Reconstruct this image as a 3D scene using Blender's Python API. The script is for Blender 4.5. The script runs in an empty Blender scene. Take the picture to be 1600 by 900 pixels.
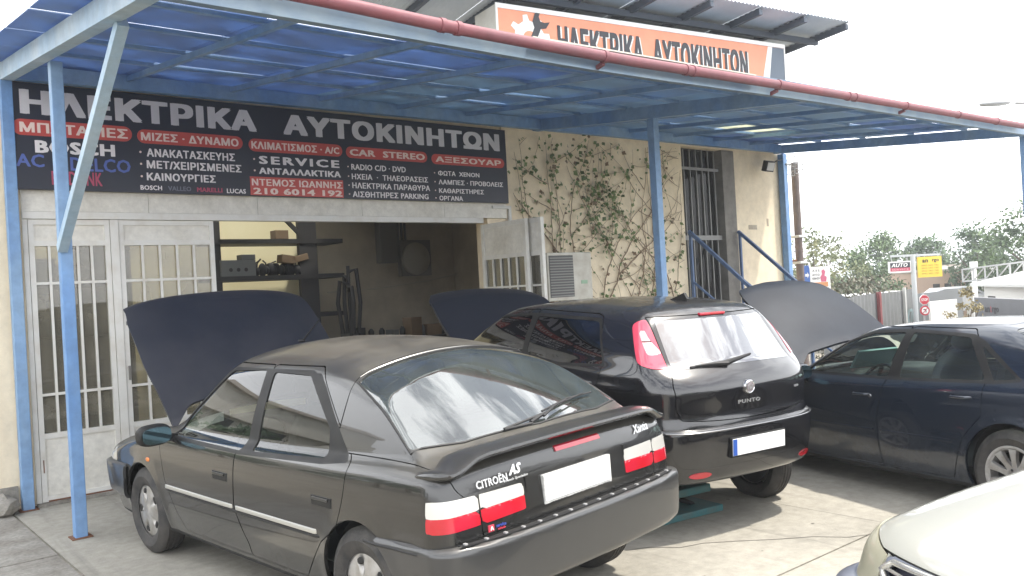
import bpy, bmesh, math, random
import numpy as np
from mathutils import Vector, Matrix
rnd = random.Random(7)
S = bpy.context.scene
COL = S.collection
R = math.radians

# ---------------------------------------------------------------- camera
cam_d = bpy.data.cameras.new('camera'); cam = bpy.data.objects.new('camera', cam_d); COL.objects.link(cam)
YAW, PITCH, ROLL, EYE, FPX = .696, .003, -.056, 1.749, 1335.9
fw = Vector((math.sin(YAW)*math.cos(PITCH), math.cos(YAW)*math.cos(PITCH), math.sin(PITCH)))
rt = Vector((math.cos(YAW), -math.sin(YAW), 0)); up = rt.cross(fw)
r2 = rt*math.cos(ROLL)+up*math.sin(ROLL); u2 = -rt*math.sin(ROLL)+up*math.cos(ROLL)
M = Matrix((r2, u2, -fw)).transposed().to_4x4(); M.translation = (0, 0, EYE)
cam.matrix_world = M
cam_d.sensor_width = 36; cam_d.lens = FPX/1600*36; cam_d.clip_end = 2000; cam_d.clip_start = .05
S.camera = cam

# ---------------------------------------------------------------- world, sun, exposure
SUN = Vector((.33, -.29, .90)).normalized()
el = math.asin(SUN.z); az = math.atan2(SUN.x, SUN.y)
w = bpy.data.worlds.new('World'); S.world = w; w.use_nodes = True
nt = w.node_tree; bgn = nt.nodes['Background']
sky = nt.nodes.new('ShaderNodeTexSky'); sky.sky_type = 'NISHITA'; sky.sun_disc = False
sky.sun_elevation = el; sky.sun_rotation = az; sky.dust_density = 3; sky.air_density = 1.2
tc = nt.nodes.new('ShaderNodeTexCoord'); mp = nt.nodes.new('ShaderNodeMapping'); mp.inputs['Scale'].default_value = (1, 1, 2.6)
nz = nt.nodes.new('ShaderNodeTexNoise'); nz.inputs['Scale'].default_value = 6.5; nz.inputs['Detail'].default_value = 8; nz.inputs['Roughness'].default_value = .58
nz.inputs['Distortion'].default_value = .3
rp = nt.nodes.new('ShaderNodeValToRGB'); rp.color_ramp.elements[0].position = .44; rp.color_ramp.elements[1].position = .56
mx = nt.nodes.new('ShaderNodeMix'); mx.data_type = 'RGBA'; mx.inputs[7].default_value = (20, 20.4, 21, 1)
nt.links.new(tc.outputs['Generated'], mp.inputs[0]); nt.links.new(mp.outputs[0], nz.inputs['Vector'])
nt.links.new(nz.outputs['Fac'], rp.inputs[0])
# thin veil everywhere, thick white cloud where the noise is high
mr = nt.nodes.new('ShaderNodeMapRange'); mr.inputs['To Min'].default_value = .12; mr.inputs['To Max'].default_value = .96
# haze whitens the sky towards the horizon all the way round; broken cloud higher up
sz = nt.nodes.new('ShaderNodeSeparateXYZ'); nt.links.new(tc.outputs['Generated'], sz.inputs[0])
hz = nt.nodes.new('ShaderNodeMapRange'); hz.interpolation_type = 'SMOOTHSTEP'; hz.inputs['From Min'].default_value = .72; hz.inputs['From Max'].default_value = .36; nt.links.new(sz.outputs['Z'], hz.inputs[0])
mxx = nt.nodes.new('ShaderNodeMath'); mxx.operation = 'MAXIMUM'; nt.links.new(hz.outputs[0], mxx.inputs[1])
nt.links.new(rp.outputs[0], mr.inputs[0]); nt.links.new(mr.outputs[0], mxx.inputs[0]); nt.links.new(mxx.outputs[0], mx.inputs[0])
nt.links.new(sky.outputs[0], mx.inputs[6])
nt.links.new(mx.outputs[2], bgn.inputs[0]); bgn.inputs[1].default_value = .10
sd = bpy.data.lights.new('sun', 'SUN'); sd.energy = 3.2; sd.angle = R(2.2); sd.color = (1, .94, .84)
so = bpy.data.objects.new('sun', sd); COL.objects.link(so); so.rotation_euler = (-SUN).to_track_quat('-Z', 'Y').to_euler(); so.location = (20, -20, 40)
S.view_settings.view_transform = 'Standard'; S.view_settings.look = 'None'; S.view_settings.gamma = 1
S.view_settings.exposure = .78
S.cycles.use_denoising = True
S.cycles.max_bounces = 8; S.cycles.transparent_max_bounces = 16; S.cycles.caustics_reflective = False; S.cycles.caustics_refractive = False

# ---------------------------------------------------------------- materials
MATS = {}
def lin(c): return tuple(c)+(1,) if len(c) == 3 else c
def mat(name, col, rough=.6, metal=0, coat=0, col2=None, nscale=4, detail=6, lo=.35, hi=.65, bump=0, bscale=30, spec=None, stretch=None, coord='Object', rough2=None, emis=None):
    if name in MATS: return MATS[name]
    m = bpy.data.materials.new(name); m.use_nodes = True; n = m.node_tree; b = n.nodes['Principled BSDF']
    b.inputs['Base Color'].default_value = lin(col); b.inputs['Roughness'].default_value = rough; b.inputs['Metallic'].default_value = metal
    b.inputs['Coat Weight'].default_value = coat; b.inputs['Coat Roughness'].default_value = .04
    if spec is not None: b.inputs['Specular IOR Level'].default_value = spec
    if emis: b.inputs['Emission Color'].default_value = lin(emis[0]); b.inputs['Emission Strength'].default_value = emis[1]
    if col2 is not None or bump or rough2 is not None:
        t = n.nodes.new('ShaderNodeTexCoord'); src = t.outputs[coord]
        if stretch:
            q = n.nodes.new('ShaderNodeMapping'); q.inputs['Scale'].default_value = stretch; n.links.new(src, q.inputs[0]); src = q.outputs[0]
    if col2 is not None or rough2 is not None:
        z = n.nodes.new('ShaderNodeTexNoise'); z.inputs['Scale'].default_value = nscale; z.inputs['Detail'].default_value = detail; z.inputs['Roughness'].default_value = .6
        n.links.new(src, z.inputs['Vector'])
        r = n.nodes.new('ShaderNodeMapRange'); r.inputs['From Min'].default_value = lo; r.inputs['From Max'].default_value = hi
        n.links.new(z.outputs['Fac'], r.inputs[0])
        if col2 is not None:
            x = n.nodes.new('ShaderNodeMix'); x.data_type = 'RGBA'; x.inputs[6].default_value = lin(col); x.inputs[7].default_value = lin(col2)
            n.links.new(r.outputs[0], x.inputs[0]); n.links.new(x.outputs[2], b.inputs['Base Color'])
        if rough2 is not None:
            y = n.nodes.new('ShaderNodeMapRange'); y.inputs['To Min'].default_value = rough; y.inputs['To Max'].default_value = rough2
            n.links.new(r.outputs[0], y.inputs[0]); n.links.new(y.outputs[0], b.inputs['Roughness'])
    if bump:
        z2 = n.nodes.new('ShaderNodeTexNoise'); z2.inputs['Scale'].default_value = bscale; z2.inputs['Detail'].default_value = 5
        n.links.new(src, z2.inputs['Vector']); bp = n.nodes.new('ShaderNodeBump'); bp.inputs['Strength'].default_value = bump; bp.inputs['Distance'].default_value = .01
        n.links.new(z2.outputs['Fac'], bp.inputs['Height']); n.links.new(bp.outputs[0], b.inputs['Normal'])
    MATS[name] = m
    return m

def car_paint(name, col, metal=.3, rough=.35, dust=(.20, .17, .13), dust_top=.5, dust_side=.12, coat=1.0):
    """clear-coated paint with dust lying on the faces that look up and road film low on the sides"""
    if name in MATS: return MATS[name]
    m = bpy.data.materials.new(name); m.use_nodes = True; n = m.node_tree; L = n.links; b = n.nodes['Principled BSDF']
    b.inputs['Metallic'].default_value = metal
    t = n.nodes.new('ShaderNodeTexCoord'); g = n.nodes.new('ShaderNodeNewGeometry')
    sx = n.nodes.new('ShaderNodeSeparateXYZ'); L.new(g.outputs['Normal'], sx.inputs[0])
    so_ = n.nodes.new('ShaderNodeSeparateXYZ'); L.new(t.outputs['Object'], so_.inputs[0])
    z = n.nodes.new('ShaderNodeTexNoise'); z.inputs['Scale'].default_value = 2.2; z.inputs['Detail'].default_value = 9; z.inputs['Roughness'].default_value = .65
    L.new(t.outputs['Object'], z.inputs['Vector'])
    z3 = n.nodes.new('ShaderNodeTexNoise'); z3.inputs['Scale'].default_value = 420; z3.inputs['Detail'].default_value = 2
    L.new(t.outputs['Object'], z3.inputs['Vector'])
    upf = n.nodes.new('ShaderNodeMapRange'); upf.inputs['From Min'].default_value = .45; upf.inputs['From Max'].default_value = 1.0; upf.inputs['To Max'].default_value = dust_top
    L.new(sx.outputs['Z'], upf.inputs[0])
    lowf = n.nodes.new('ShaderNodeMapRange'); lowf.inputs['From Min'].default_value = .75; lowf.inputs['From Max'].default_value = .2; lowf.inputs['To Max'].default_value = dust_side*2.2; lowf.inputs['To Min'].default_value = dust_side*.35
    L.new(so_.outputs['Z'], lowf.inputs[0])
    a = n.nodes.new('ShaderNodeMath'); a.operation = 'MAXIMUM'; L.new(upf.outputs[0], a.inputs[0]); L.new(lowf.outputs[0], a.inputs[1])
    zr = n.nodes.new('ShaderNodeMapRange'); zr.inputs['From Min'].default_value = .3; zr.inputs['From Max'].default_value = .72; zr.inputs['To Min'].default_value = .35; zr.inputs['To Max'].default_value = 1.2
    L.new(z.outputs['Fac'], zr.inputs[0])
    f0 = n.nodes.new('ShaderNodeMath'); f0.operation = 'MULTIPLY'; L.new(a.outputs[0], f0.inputs[0]); L.new(zr.outputs[0], f0.inputs[1])
    zg = n.nodes.new('ShaderNodeMapRange'); zg.inputs['From Min'].default_value = .3; zg.inputs['From Max'].default_value = .7; zg.inputs['To Min'].default_value = .7; zg.inputs['To Max'].default_value = 1.3
    L.new(z3.outputs['Fac'], zg.inputs[0])
    f = n.nodes.new('ShaderNodeMath'); f.operation = 'MULTIPLY'; f.use_clamp = True; L.new(f0.outputs[0], f.inputs[0]); L.new(zg.outputs[0], f.inputs[1])
    x = n.nodes.new('ShaderNodeMix'); x.data_type = 'RGBA'; x.inputs[6].default_value = lin(col); x.inputs[7].default_value = lin(dust)
    L.new(f.outputs[0], x.inputs[0]); L.new(x.outputs[2], b.inputs['Base Color'])
    rr = n.nodes.new('ShaderNodeMapRange'); rr.inputs['To Min'].default_value = rough; rr.inputs['To Max'].default_value = .85; L.new(f.outputs[0], rr.inputs[0]); L.new(rr.outputs[0], b.inputs['Roughness'])
    cw = n.nodes.new('ShaderNodeMapRange'); cw.inputs['From Max'].default_value = .6; cw.inputs['To Min'].default_value = coat; cw.inputs['To Max'].default_value = coat*.25; L.new(f.outputs[0], cw.inputs[0]); L.new(cw.outputs[0], b.inputs['Coat Weight'])
    cr = n.nodes.new('ShaderNodeMapRange'); cr.inputs['To Min'].default_value = .03; cr.inputs['To Max'].default_value = .35; L.new(f.outputs[0], cr.inputs[0]); L.new(cr.outputs[0], b.inputs['Coat Roughness'])
    MATS[name] = m
    return m

def glass(name, tint=(.55, .62, .6), refl=1.5, rough=.0, body=(.02, .02, .02), solid=0.0, dirt=.0):
    """thin pane: see through it with a tint, mirror more at grazing angles, a little dirt"""
    if name in MATS: return MATS[name]
    m = bpy.data.materials.new(name); m.use_nodes = True; n = m.node_tree; L = n.links; n.nodes.clear()
    out = n.nodes.new('ShaderNodeOutputMaterial')
    tr = n.nodes.new('ShaderNodeBsdfTransparent'); tr.inputs[0].default_value = lin(tint)
    gl = n.nodes.new('ShaderNodeBsdfGlossy'); gl.inputs['Roughness'].default_value = rough; gl.inputs[0].default_value = (1, 1, 1, 1)
    fr = n.nodes.new('ShaderNodeFresnel'); fr.inputs[0].default_value = refl
    mu = n.nodes.new('ShaderNodeMath'); mu.operation = 'MULTIPLY'; mu.use_clamp = True; mu.inputs[1].default_value = 1.6; L.new(fr.outputs[0], mu.inputs[0])
    df = n.nodes.new('ShaderNodeBsdfDiffuse'); df.inputs[0].default_value = lin(body)
    a = n.nodes.new('ShaderNodeMixShader'); a.inputs[0].default_value = solid
    if dirt:
        t = n.nodes.new('ShaderNodeTexCoord'); z = n.nodes.new('ShaderNodeTexNoise'); z.inputs['Scale'].default_value = 3; z.inputs['Detail'].default_value = 8
        L.new(t.outputs['Object'], z.inputs['Vector']); r = n.nodes.new('ShaderNodeMapRange'); r.inputs['From Min'].default_value = .35; r.inputs['From Max'].default_value = .7
        r.inputs['To Min'].default_value = solid; r.inputs['To Max'].default_value = min(1, solid+dirt); L.new(z.outputs['Fac'], r.inputs[0]); L.new(r.outputs[0], a.inputs[0])
    L.new(tr.outputs[0], a.inputs[1]); L.new(df.outputs[0], a.inputs[2])
    c = n.nodes.new('ShaderNodeMixShader'); L.new(mu.outputs[0], c.inputs[0]); L.new(a.outputs[0], c.inputs[1]); L.new(gl.outputs[0], c.inputs[2])
    L.new(c.outputs[0], out.inputs[0]); MATS[name] = m
    return m

# ---------------------------------------------------------------- mesh helpers
class MB:
    def __init__(s): s.v = []; s.f = []; s.sm = []
    def add(s, vs, fs, smooth=False):
        k = len(s.v); s.v += [tuple(p) for p in vs]; s.f += [tuple(i+k for i in f) for f in fs]; s.sm += [smooth]*len(fs); return s
    def box(s, a, b, M=None, bev=0):
        x0, y0, z0 = a; x1, y1, z1 = b
        if bev:
            bm = bmesh.new(); bmesh.ops.create_cube(bm, size=1)
            for v in bm.verts: v.co = Vector(((x0+x1)/2+v.co.x*(x1-x0), (y0+y1)/2+v.co.y*(y1-y0), (z0+z1)/2+v.co.z*(z1-z0)))
            bmesh.ops.bevel(bm, geom=list(bm.edges), offset=bev, segments=2, affect='EDGES', profile=.5)
            vs = [v.co.copy() for v in bm.verts]; fs = [[v.index for v in f.verts] for f in bm.faces]; bm.free()
        else:
            vs = [Vector(p) for p in ((x0,y0,z0),(x1,y0,z0),(x1,y1,z0),(x0,y1,z0),(x0,y0,z1),(x1,y0,z1),(x1,y1,z1),(x0,y1,z1))]
            fs = [(0,3,2,1),(4,5,6,7),(0,1,5,4),(1,2,6,5),(2,3,7,6),(3,0,4,7)]
        if M is not None: vs = [M @ v for v in vs]
        return s.add(vs, fs)
    def bar(s, p, q, w, h, up=(0, 0, 1), bev=0):
        p, q = Vector(p), Vector(q); d = q-p; L = d.length; d.normalize(); u = Vector(up)
        if abs(d.dot(u)) > .99: u = Vector((0, 1, 0))
        x = d.cross(u).normalized(); z = x.cross(d)
        return s.box((-w/2, 0, -h/2), (w/2, L, h/2), Matrix.Translation(p) @ Matrix((x, d, z)).transposed().to_4x4(), bev)
    def tube(s, pts, r, n=8, closed=False, cap=True):
        pts = [Vector(p) for p in pts]; k = len(pts); rr = r if isinstance(r, (list, tuple)) else [r]*k
        vs = []; fs = []; prev = None
        for i, p in enumerate(pts):
            a = pts[max(i-1, 0)]; b = pts[min(i+1, k-1)]
            if closed: a = pts[i-1]; b = pts[(i+1) % k]
            d = (b-a).normalized()
            u = (prev - d*prev.dot(d)) if prev is not None else d.orthogonal()
            if u.length < 1e-5: u = d.orthogonal()
            u.normalize(); prev = u; v = d.cross(u)
            for j in range(n):
                t = 2*math.pi*j/n; vs.append(p+(u*math.cos(t)+v*math.sin(t))*rr[i])
        m = k if closed else k-1
        for i in range(m):
            for j in range(n):
                a = i*n+j; b = i*n+(j+1) % n; c = ((i+1) % k)*n+(j+1) % n; d = ((i+1) % k)*n+j; fs.append((a, b, c, d))
        if cap and not closed: fs += [tuple(range(n-1, -1, -1)), tuple((k-1)*n+j for j in range(n))]
        return s.add(vs, fs, True)
    def lathe(s, prof, n=32, M=None):
        """prof: (radius, axial) pairs round the local y axis"""
        vs = []; fs = []
        for (r, a) in prof:
            for j in range(n):
                t = 2*math.pi*j/n; vs.append(Vector((r*math.cos(t), a, r*math.sin(t))))
        for i in range(len(prof)-1):
            for j in range(n): fs.append((i*n+j, i*n+(j+1) % n, (i+1)*n+(j+1) % n, (i+1)*n+j))
        if M is not None: vs = [M @ v for v in vs]
        return s.add(vs, fs, True)
    def prism(s, poly, a, b, axis='y', M=None):
        """extrude a 2-D polygon between a and b along an axis; poly in the other two coordinates"""
        n = len(poly)
        def P(u, v, w): return Vector({'x': (w, u, v), 'y': (u, w, v), 'z': (u, v, w)}[axis])
        vs = [P(u, v, a) for u, v in poly]+[P(u, v, b) for u, v in poly]
        if M is not None: vs = [M @ v for v in vs]
        fs = [tuple(range(n-1, -1, -1)), tuple(range(n, 2*n))]+[(i, (i+1) % n, n+(i+1) % n, n+i) for i in range(n)]
        return s.add(vs, fs)
    def blob(s, c, r, e=2.6, n=14, M=None):
        """super-ellipsoid"""
        vs = []; fs = []
        f = lambda a: math.copysign(abs(a)**(2/e), a)
        for i in range(n+1):
            ph = math.pi*i/n-math.pi/2
            for j in range(2*n):
                t = math.pi*j/n; vs.append(Vector((c[0]+r[0]*f(math.cos(ph))*f(math.cos(t)), c[1]+r[1]*f(math.cos(ph))*f(math.sin(t)), c[2]+r[2]*f(math.sin(ph)))))
        for i in range(n):
            for j in range(2*n): fs.append((i*2*n+j, i*2*n+(j+1) % (2*n), (i+1)*2*n+(j+1) % (2*n), (i+1)*2*n+j))
        if M is not None: vs = [M @ v for v in vs]
        return s.add(vs, fs, True)
    def build(s, name, m, parent=None, sharp=None):
        me = bpy.data.meshes.new(name); me.from_pydata([tuple(v) for v in s.v], [], s.f); me.materials.append(m)
        me.polygons.foreach_set('use_smooth', s.sm)
        bm = bmesh.new(); bm.from_mesh(me); bmesh.ops.recalc_face_normals(bm, faces=bm.faces); bm.to_mesh(me); bm.free()
        if any(s.sm): me.set_sharp_from_angle(angle=R(sharp or 38))
        me.update()
        return link(name, me, parent)
def link(name, me, parent=None):
    o = bpy.data.objects.new(name, me); COL.objects.link(o)
    if parent is not None: o.parent = parent
    return o
def thing(name, label, cat, loc=(0, 0, 0), rz=0, group=None):
    o = bpy.data.objects.new(name, None); COL.objects.link(o); o.location = loc; o.rotation_euler = (0, 0, rz); o.empty_display_size = .2
    o['label'] = label; o['category'] = cat
    if group: o['group'] = group
    return o
def tag(o, label=None, cat=None, group=None, kind=None):
    for k, v in (('label', label), ('category', cat), ('group', group), ('kind', kind)):
        if v: o[k] = v
    return o
def quads(name, m, Q, parent=None):
    b = MB()
    for q in Q: b.add(q, [tuple(range(len(q)))])
    return b.build(name, m, parent)

from mathutils.geometry import delaunay_2d_cdt
TEXT_CACHE = {}
def text_mesh(body, size=1.0, bold=0.0, width=None, shear=0.0, depth=.003, spacing=1.0, res=2):
    """lettering laid in the x-y plane, its lower left at the origin; width squeezes it to fit.
    The outlines are taken from the built-in font and filled here, triangle by triangle, by winding number"""
    key = (body, round(bold, 3), shear, spacing, res)
    if key not in TEXT_CACHE:
        c = bpy.data.curves.new('lettering', 'FONT'); c.body = body; c.size = 1.0; c.offset = 0; c.shear = shear; c.space_character = spacing+bold*2; c.resolution_u = res; c.fill_mode = 'NONE'
        o = bpy.data.objects.new('lettering', c); COL.objects.link(o); dg = bpy.context.evaluated_depsgraph_get(); dg.update()
        me = bpy.data.meshes.new_from_object(o.evaluated_get(dg)); bpy.data.objects.remove(o); bpy.data.curves.remove(c)
        V = np.array([v.co[:2] for v in me.vertices]); E = [tuple(e.vertices) for e in me.edges]; bpy.data.meshes.remove(me)
        # rebuild the directed loops
        nb = {}
        for x, y in E: nb.setdefault(x, []).append(y); nb.setdefault(y, []).append(x)
        seen = set(); loops = []
        for v0 in sorted(nb):
            if v0 in seen: continue
            lp = [v0]; seen.add(v0); cur = v0; nxt = v0+1 if (v0+1) in nb[v0] else nb[v0][0]
            while nxt not in seen:
                lp.append(nxt); seen.add(nxt); cands = [q for q in nb[nxt] if q != cur]; cur = nxt
                if not cands: break
                nxt = cands[0]
            if len(lp) > 2: loops.append(lp)
        # neighbouring letters never touch: fill letter by letter for speed
        boxes = []
        for lp in loops: P = V[lp]; boxes.append([P[:, 0].min(), P[:, 0].max(), [lp]])
        boxes.sort(key=lambda q: q[0]); grp = []
        for bx in boxes:
            if grp and bx[0] < grp[-1][1]-1e-4: grp[-1][1] = max(grp[-1][1], bx[1]); grp[-1][2] += bx[2]
            else: grp.append([bx[0], bx[1], list(bx[2])])
        co = []; F = []
        for _, _, ls in grp:
            vs = []; es = []; segs = []
            for dx, dy in (((0, 0),) if not bold else ((-bold, -bold*.5), (bold, -bold*.5), (-bold, bold*.5), (bold, bold*.5), (0, -bold*.6), (0, bold*.6))):
                for lp in ls:
                    k = len(vs); n = len(lp); Q = [V[i]+np.array((dx, dy)) for i in lp]; vs += [Vector(p) for p in Q]; es += [(k+i, k+(i+1) % n) for i in range(n)]; segs += [(Q[i], Q[(i+1) % n]) for i in range(n)]
            r = delaunay_2d_cdt(vs, es, [], 0, 1e-6); ov = [tuple(p) for p in r[0]]; A = np.array([q[0] for q in segs]); B = np.array([q[1] for q in segs]); k = len(co)
            for f in r[2]:
                P = np.array([ov[i] for i in f]); cx_, cy_ = P.mean(0)
                if abs((P[1]-P[0])[0]*(P[2]-P[0])[1]-(P[1]-P[0])[1]*(P[2]-P[0])[0]) < 1e-9: continue
                upw = (A[:, 1] <= cy_) & (B[:, 1] > cy_); dnw = (B[:, 1] <= cy_) & (A[:, 1] > cy_)
                side = (B[:, 0]-A[:, 0])*(cy_-A[:, 1])-(cx_-A[:, 0])*(B[:, 1]-A[:, 1])
                if (upw & (side > 0)).sum()-(dnw & (side < 0)).sum() != 0: F.append(tuple(i+k for i in f))
            co += [(x, y, 0) for x, y in ov]
        TEXT_CACHE[key] = (np.array(co, float), F)
    co, F = TEXT_CACHE[key]; co = co.copy(); F = list(F); used = np.unique(np.array(F).ravel())
    lo = co[used].min(0); hi = co[used].max(0); h = hi[1]-lo[1]
    co[:, 0] -= lo[0]; co[:, 1] -= lo[1]
    sy = size/h; sx_ = (width/(hi[0]-lo[0])) if width else sy
    co[:, 0] *= sx_; co[:, 1] *= sy; co[:, 2] = 0
    if depth:
        k = len(co); back = co.copy(); co[:, 2] = depth
        cnt = {}
        for f in F:
            for a, b in zip(f, f[1:]+f[:1]): cnt[(a, b)] = 1
        F = F+[(a+k, b+k, b, a) for (a, b) in cnt if (b, a) not in cnt]
        co = np.vstack([co, back])
    return co, F
def raw_mesh(name, co, F, m, parent=None):
    me = bpy.data.meshes.new(name); me.from_pydata([tuple(map(float, p)) for p in co], [], F); me.materials.append(m); me.update()
    return link(name, me, parent)
# ================================================================ car bodies
# A body is an implicit solid (side, top, end and cabin surfaces joined with rounded edges) sampled into one fine skin;
# doors, panes, lamps, bonnet ... are then cut out of that skin along their outlines, each becoming a panel with its own turned-in edge.
def pchip(xs, ys):
    xs = np.array(xs, float); ys = np.array(ys, float); h = np.diff(xs); d = np.diff(ys)/h; m = np.zeros(len(xs))
    for i in range(1, len(xs)-1):
        if d[i-1]*d[i] > 0:
            w1 = 2*h[i]+h[i-1]; w2 = h[i]+2*h[i-1]; m[i] = (w1+w2)/(w1/d[i-1]+w2/d[i])
    m[0] = d[0]; m[-1] = d[-1]
    def f(x):
        x = np.clip(x, xs[0], xs[-1]); i = np.clip(np.searchsorted(xs, x)-1, 0, len(xs)-2); t = (x-xs[i])/h[i]
        return (1+2*t)*(1-t)**2*ys[i]+t*(1-t)**2*h[i]*m[i]+t*t*(3-2*t)*ys[i+1]+t*t*(t-1)*h[i]*m[i+1]
    return f
def smax(a, b, k):
    h = np.maximum(k-np.abs(a-b), 0)/k
    return np.maximum(a, b)+h*h*k*.25
def smin(a, b, k): return -smax(-a, -b, k)
def sd_poly(px, pz, poly, r=0):
    """signed distance to a polygon, negative inside; corners rounded to r"""
    P = [np.array(p, float) for p in poly]
    if r:
        Q = []
        n = len(P)
        for i in range(n):
            a, b, c = P[i-1], P[i], P[(i+1) % n]; la, lc = np.linalg.norm(a-b), np.linalg.norm(c-b)
            ra, rc = min(r, la*.45), min(r, lc*.45); p = b+(a-b)/la*ra; q = b+(c-b)/lc*rc
            for t in (0, .25, .5, .75, 1): Q.append((1-t)**2*p+2*t*(1-t)*b+t*t*q)
        P = Q
    d = np.full(px.shape, 1e9); ins = np.zeros(px.shape, bool)
    for i in range(len(P)):
        a, b = P[i-1], P[i]; e = b-a; L2 = e@e
        if L2 < 1e-12: continue
        wx, wz = px-a[0], pz-a[1]; t = np.clip((wx*e[0]+wz*e[1])/L2, 0, 1)
        d = np.minimum(d, (wx-e[0]*t)**2+(wz-e[1]*t)**2)
        c = ((a[1] <= pz) & (b[1] > pz)) | ((b[1] <= pz) & (a[1] > pz))
        if abs(e[1]) > 1e-12:
            xi = a[0]+(pz-a[1])/e[1]*e[0]; ins ^= (c & (px < xi))
    d = np.sqrt(d)
    return np.where(ins, -d, d)

class Skin:
    def __init__(s, V, N, T): s.V, s.N, s.T = V, N, T
    def clip(s, f):
        ins = f < 0; k = ins[s.T]; c = k.sum(1); T = s.T
        out = [T[c == 3]]
        mix1 = T[c == 1]; k1 = k[c == 1]; mix2 = T[c == 2]; k2 = k[c == 2]
        def roll(T, i): r = np.arange(len(T)); return T[r, i], T[r, (i+1) % 3], T[r, (i+2) % 3]
        A = roll(mix1, k1.argmax(1)) if len(mix1) else None
        B = roll(mix2, (~k2).argmax(1)) if len(mix2) else None
        edges = []
        if A: edges += [np.stack([A[0], A[1]], 1), np.stack([A[0], A[2]], 1)]
        if B: edges += [np.stack([B[0], B[1]], 1), np.stack([B[0], B[2]], 1)]
        V, N = s.V, s.N
        if edges:
            E = np.sort(np.vstack(edges), 1); U, inv = np.unique(E, axis=0, return_inverse=True); inv = inv.ravel()
            fa, fb = f[U[:, 0]], f[U[:, 1]]; t = np.clip(fa/(fa-fb), 0.0, 1.0)[:, None]
            nv = V[U[:, 0]]*(1-t)+V[U[:, 1]]*t; nn = N[U[:, 0]]*(1-t)+N[U[:, 1]]*t
            base = len(V); V = np.vstack([V, nv]); N = np.vstack([N, nn]); off = 0; ids = []
            for e in edges: ids.append(base+inv[off:off+len(e)]); off += len(e)
            j = 0
            if A: out.append(np.stack([A[0], ids[0], ids[1]], 1)); j = 2
            if B: ab, ac = ids[j], ids[j+1]; out.append(np.stack([ab, B[1], B[2]], 1)); out.append(np.stack([ab, B[2], ac], 1))
        T = np.vstack(out); used, T2 = np.unique(T, return_inverse=True)
        return Skin(V[used], N[used], T2.reshape(-1, 3))
    def split(s, fn, gap=0.0):
        f = fn(s.V); return s.clip(f+gap), s.clip(-f+gap)
    def mesh(s, name, m, parent=None, rim=.018, push=0.0, xf=None, origin=None):
        V = s.V+s.N*push; N = s.N/np.maximum(np.linalg.norm(s.N, axis=1, keepdims=True), 1e-9); T = s.T
        n = len(V); nT = len(T); Vs = [V]; F = [T]; NN = [N]
        if rim:
            E = np.vstack([T[:, [0, 1]], T[:, [1, 2]], T[:, [2, 0]]]); key = np.sort(E, 1)
            U, inv, cnt = np.unique(key, axis=0, return_inverse=True, return_counts=True); bd = E[cnt[inv.ravel()] == 1]
            ev = np.unique(bd); mp = np.full(n, -1); mp[ev] = np.arange(len(ev))
            top = V[ev]; bot = V[ev]-N[ev]*rim; k = len(ev)
            Vs += [top, bot]; a, b = mp[bd[:, 0]], mp[bd[:, 1]]
            F.append(np.vstack([np.stack([n+b, n+a, n+k+a], 1), np.stack([n+b, n+k+a, n+k+b], 1)]))
        V = np.vstack(Vs); F = np.vstack(F)
        if xf is not None: V = xf(V)
        me = bpy.data.meshes.new(name); me.vertices.add(len(V)); me.vertices.foreach_set('co', V.astype(np.float32).ravel())
        me.loops.add(len(F)*3); me.loops.foreach_set('vertex_index', F.astype(np.int32).ravel())
        me.polygons.add(len(F)); me.polygons.foreach_set('loop_start', np.arange(0, len(F)*3, 3, dtype=np.int32))
        me.polygons.foreach_set('use_smooth', np.concatenate([np.ones(nT, bool), np.zeros(len(F)-nT, bool)]))
        me.update(); me.materials.append(m)
        if xf is None:
            me.update(); ln = np.zeros((len(F)*3, 3), np.float32)
            ln[:nT*3] = N[T.ravel()]
            if len(F) > nT:
                P = V[F[nT:]]; q = np.cross(P[:, 1]-P[:, 0], P[:, 2]-P[:, 0]); q /= np.maximum(np.linalg.norm(q, axis=1, keepdims=True), 1e-12)
                ln[nT*3:] = np.repeat(q, 3, 0)
            me.normals_split_custom_set([tuple(map(float, v)) for v in ln])
        return link(name, me, parent)

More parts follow.
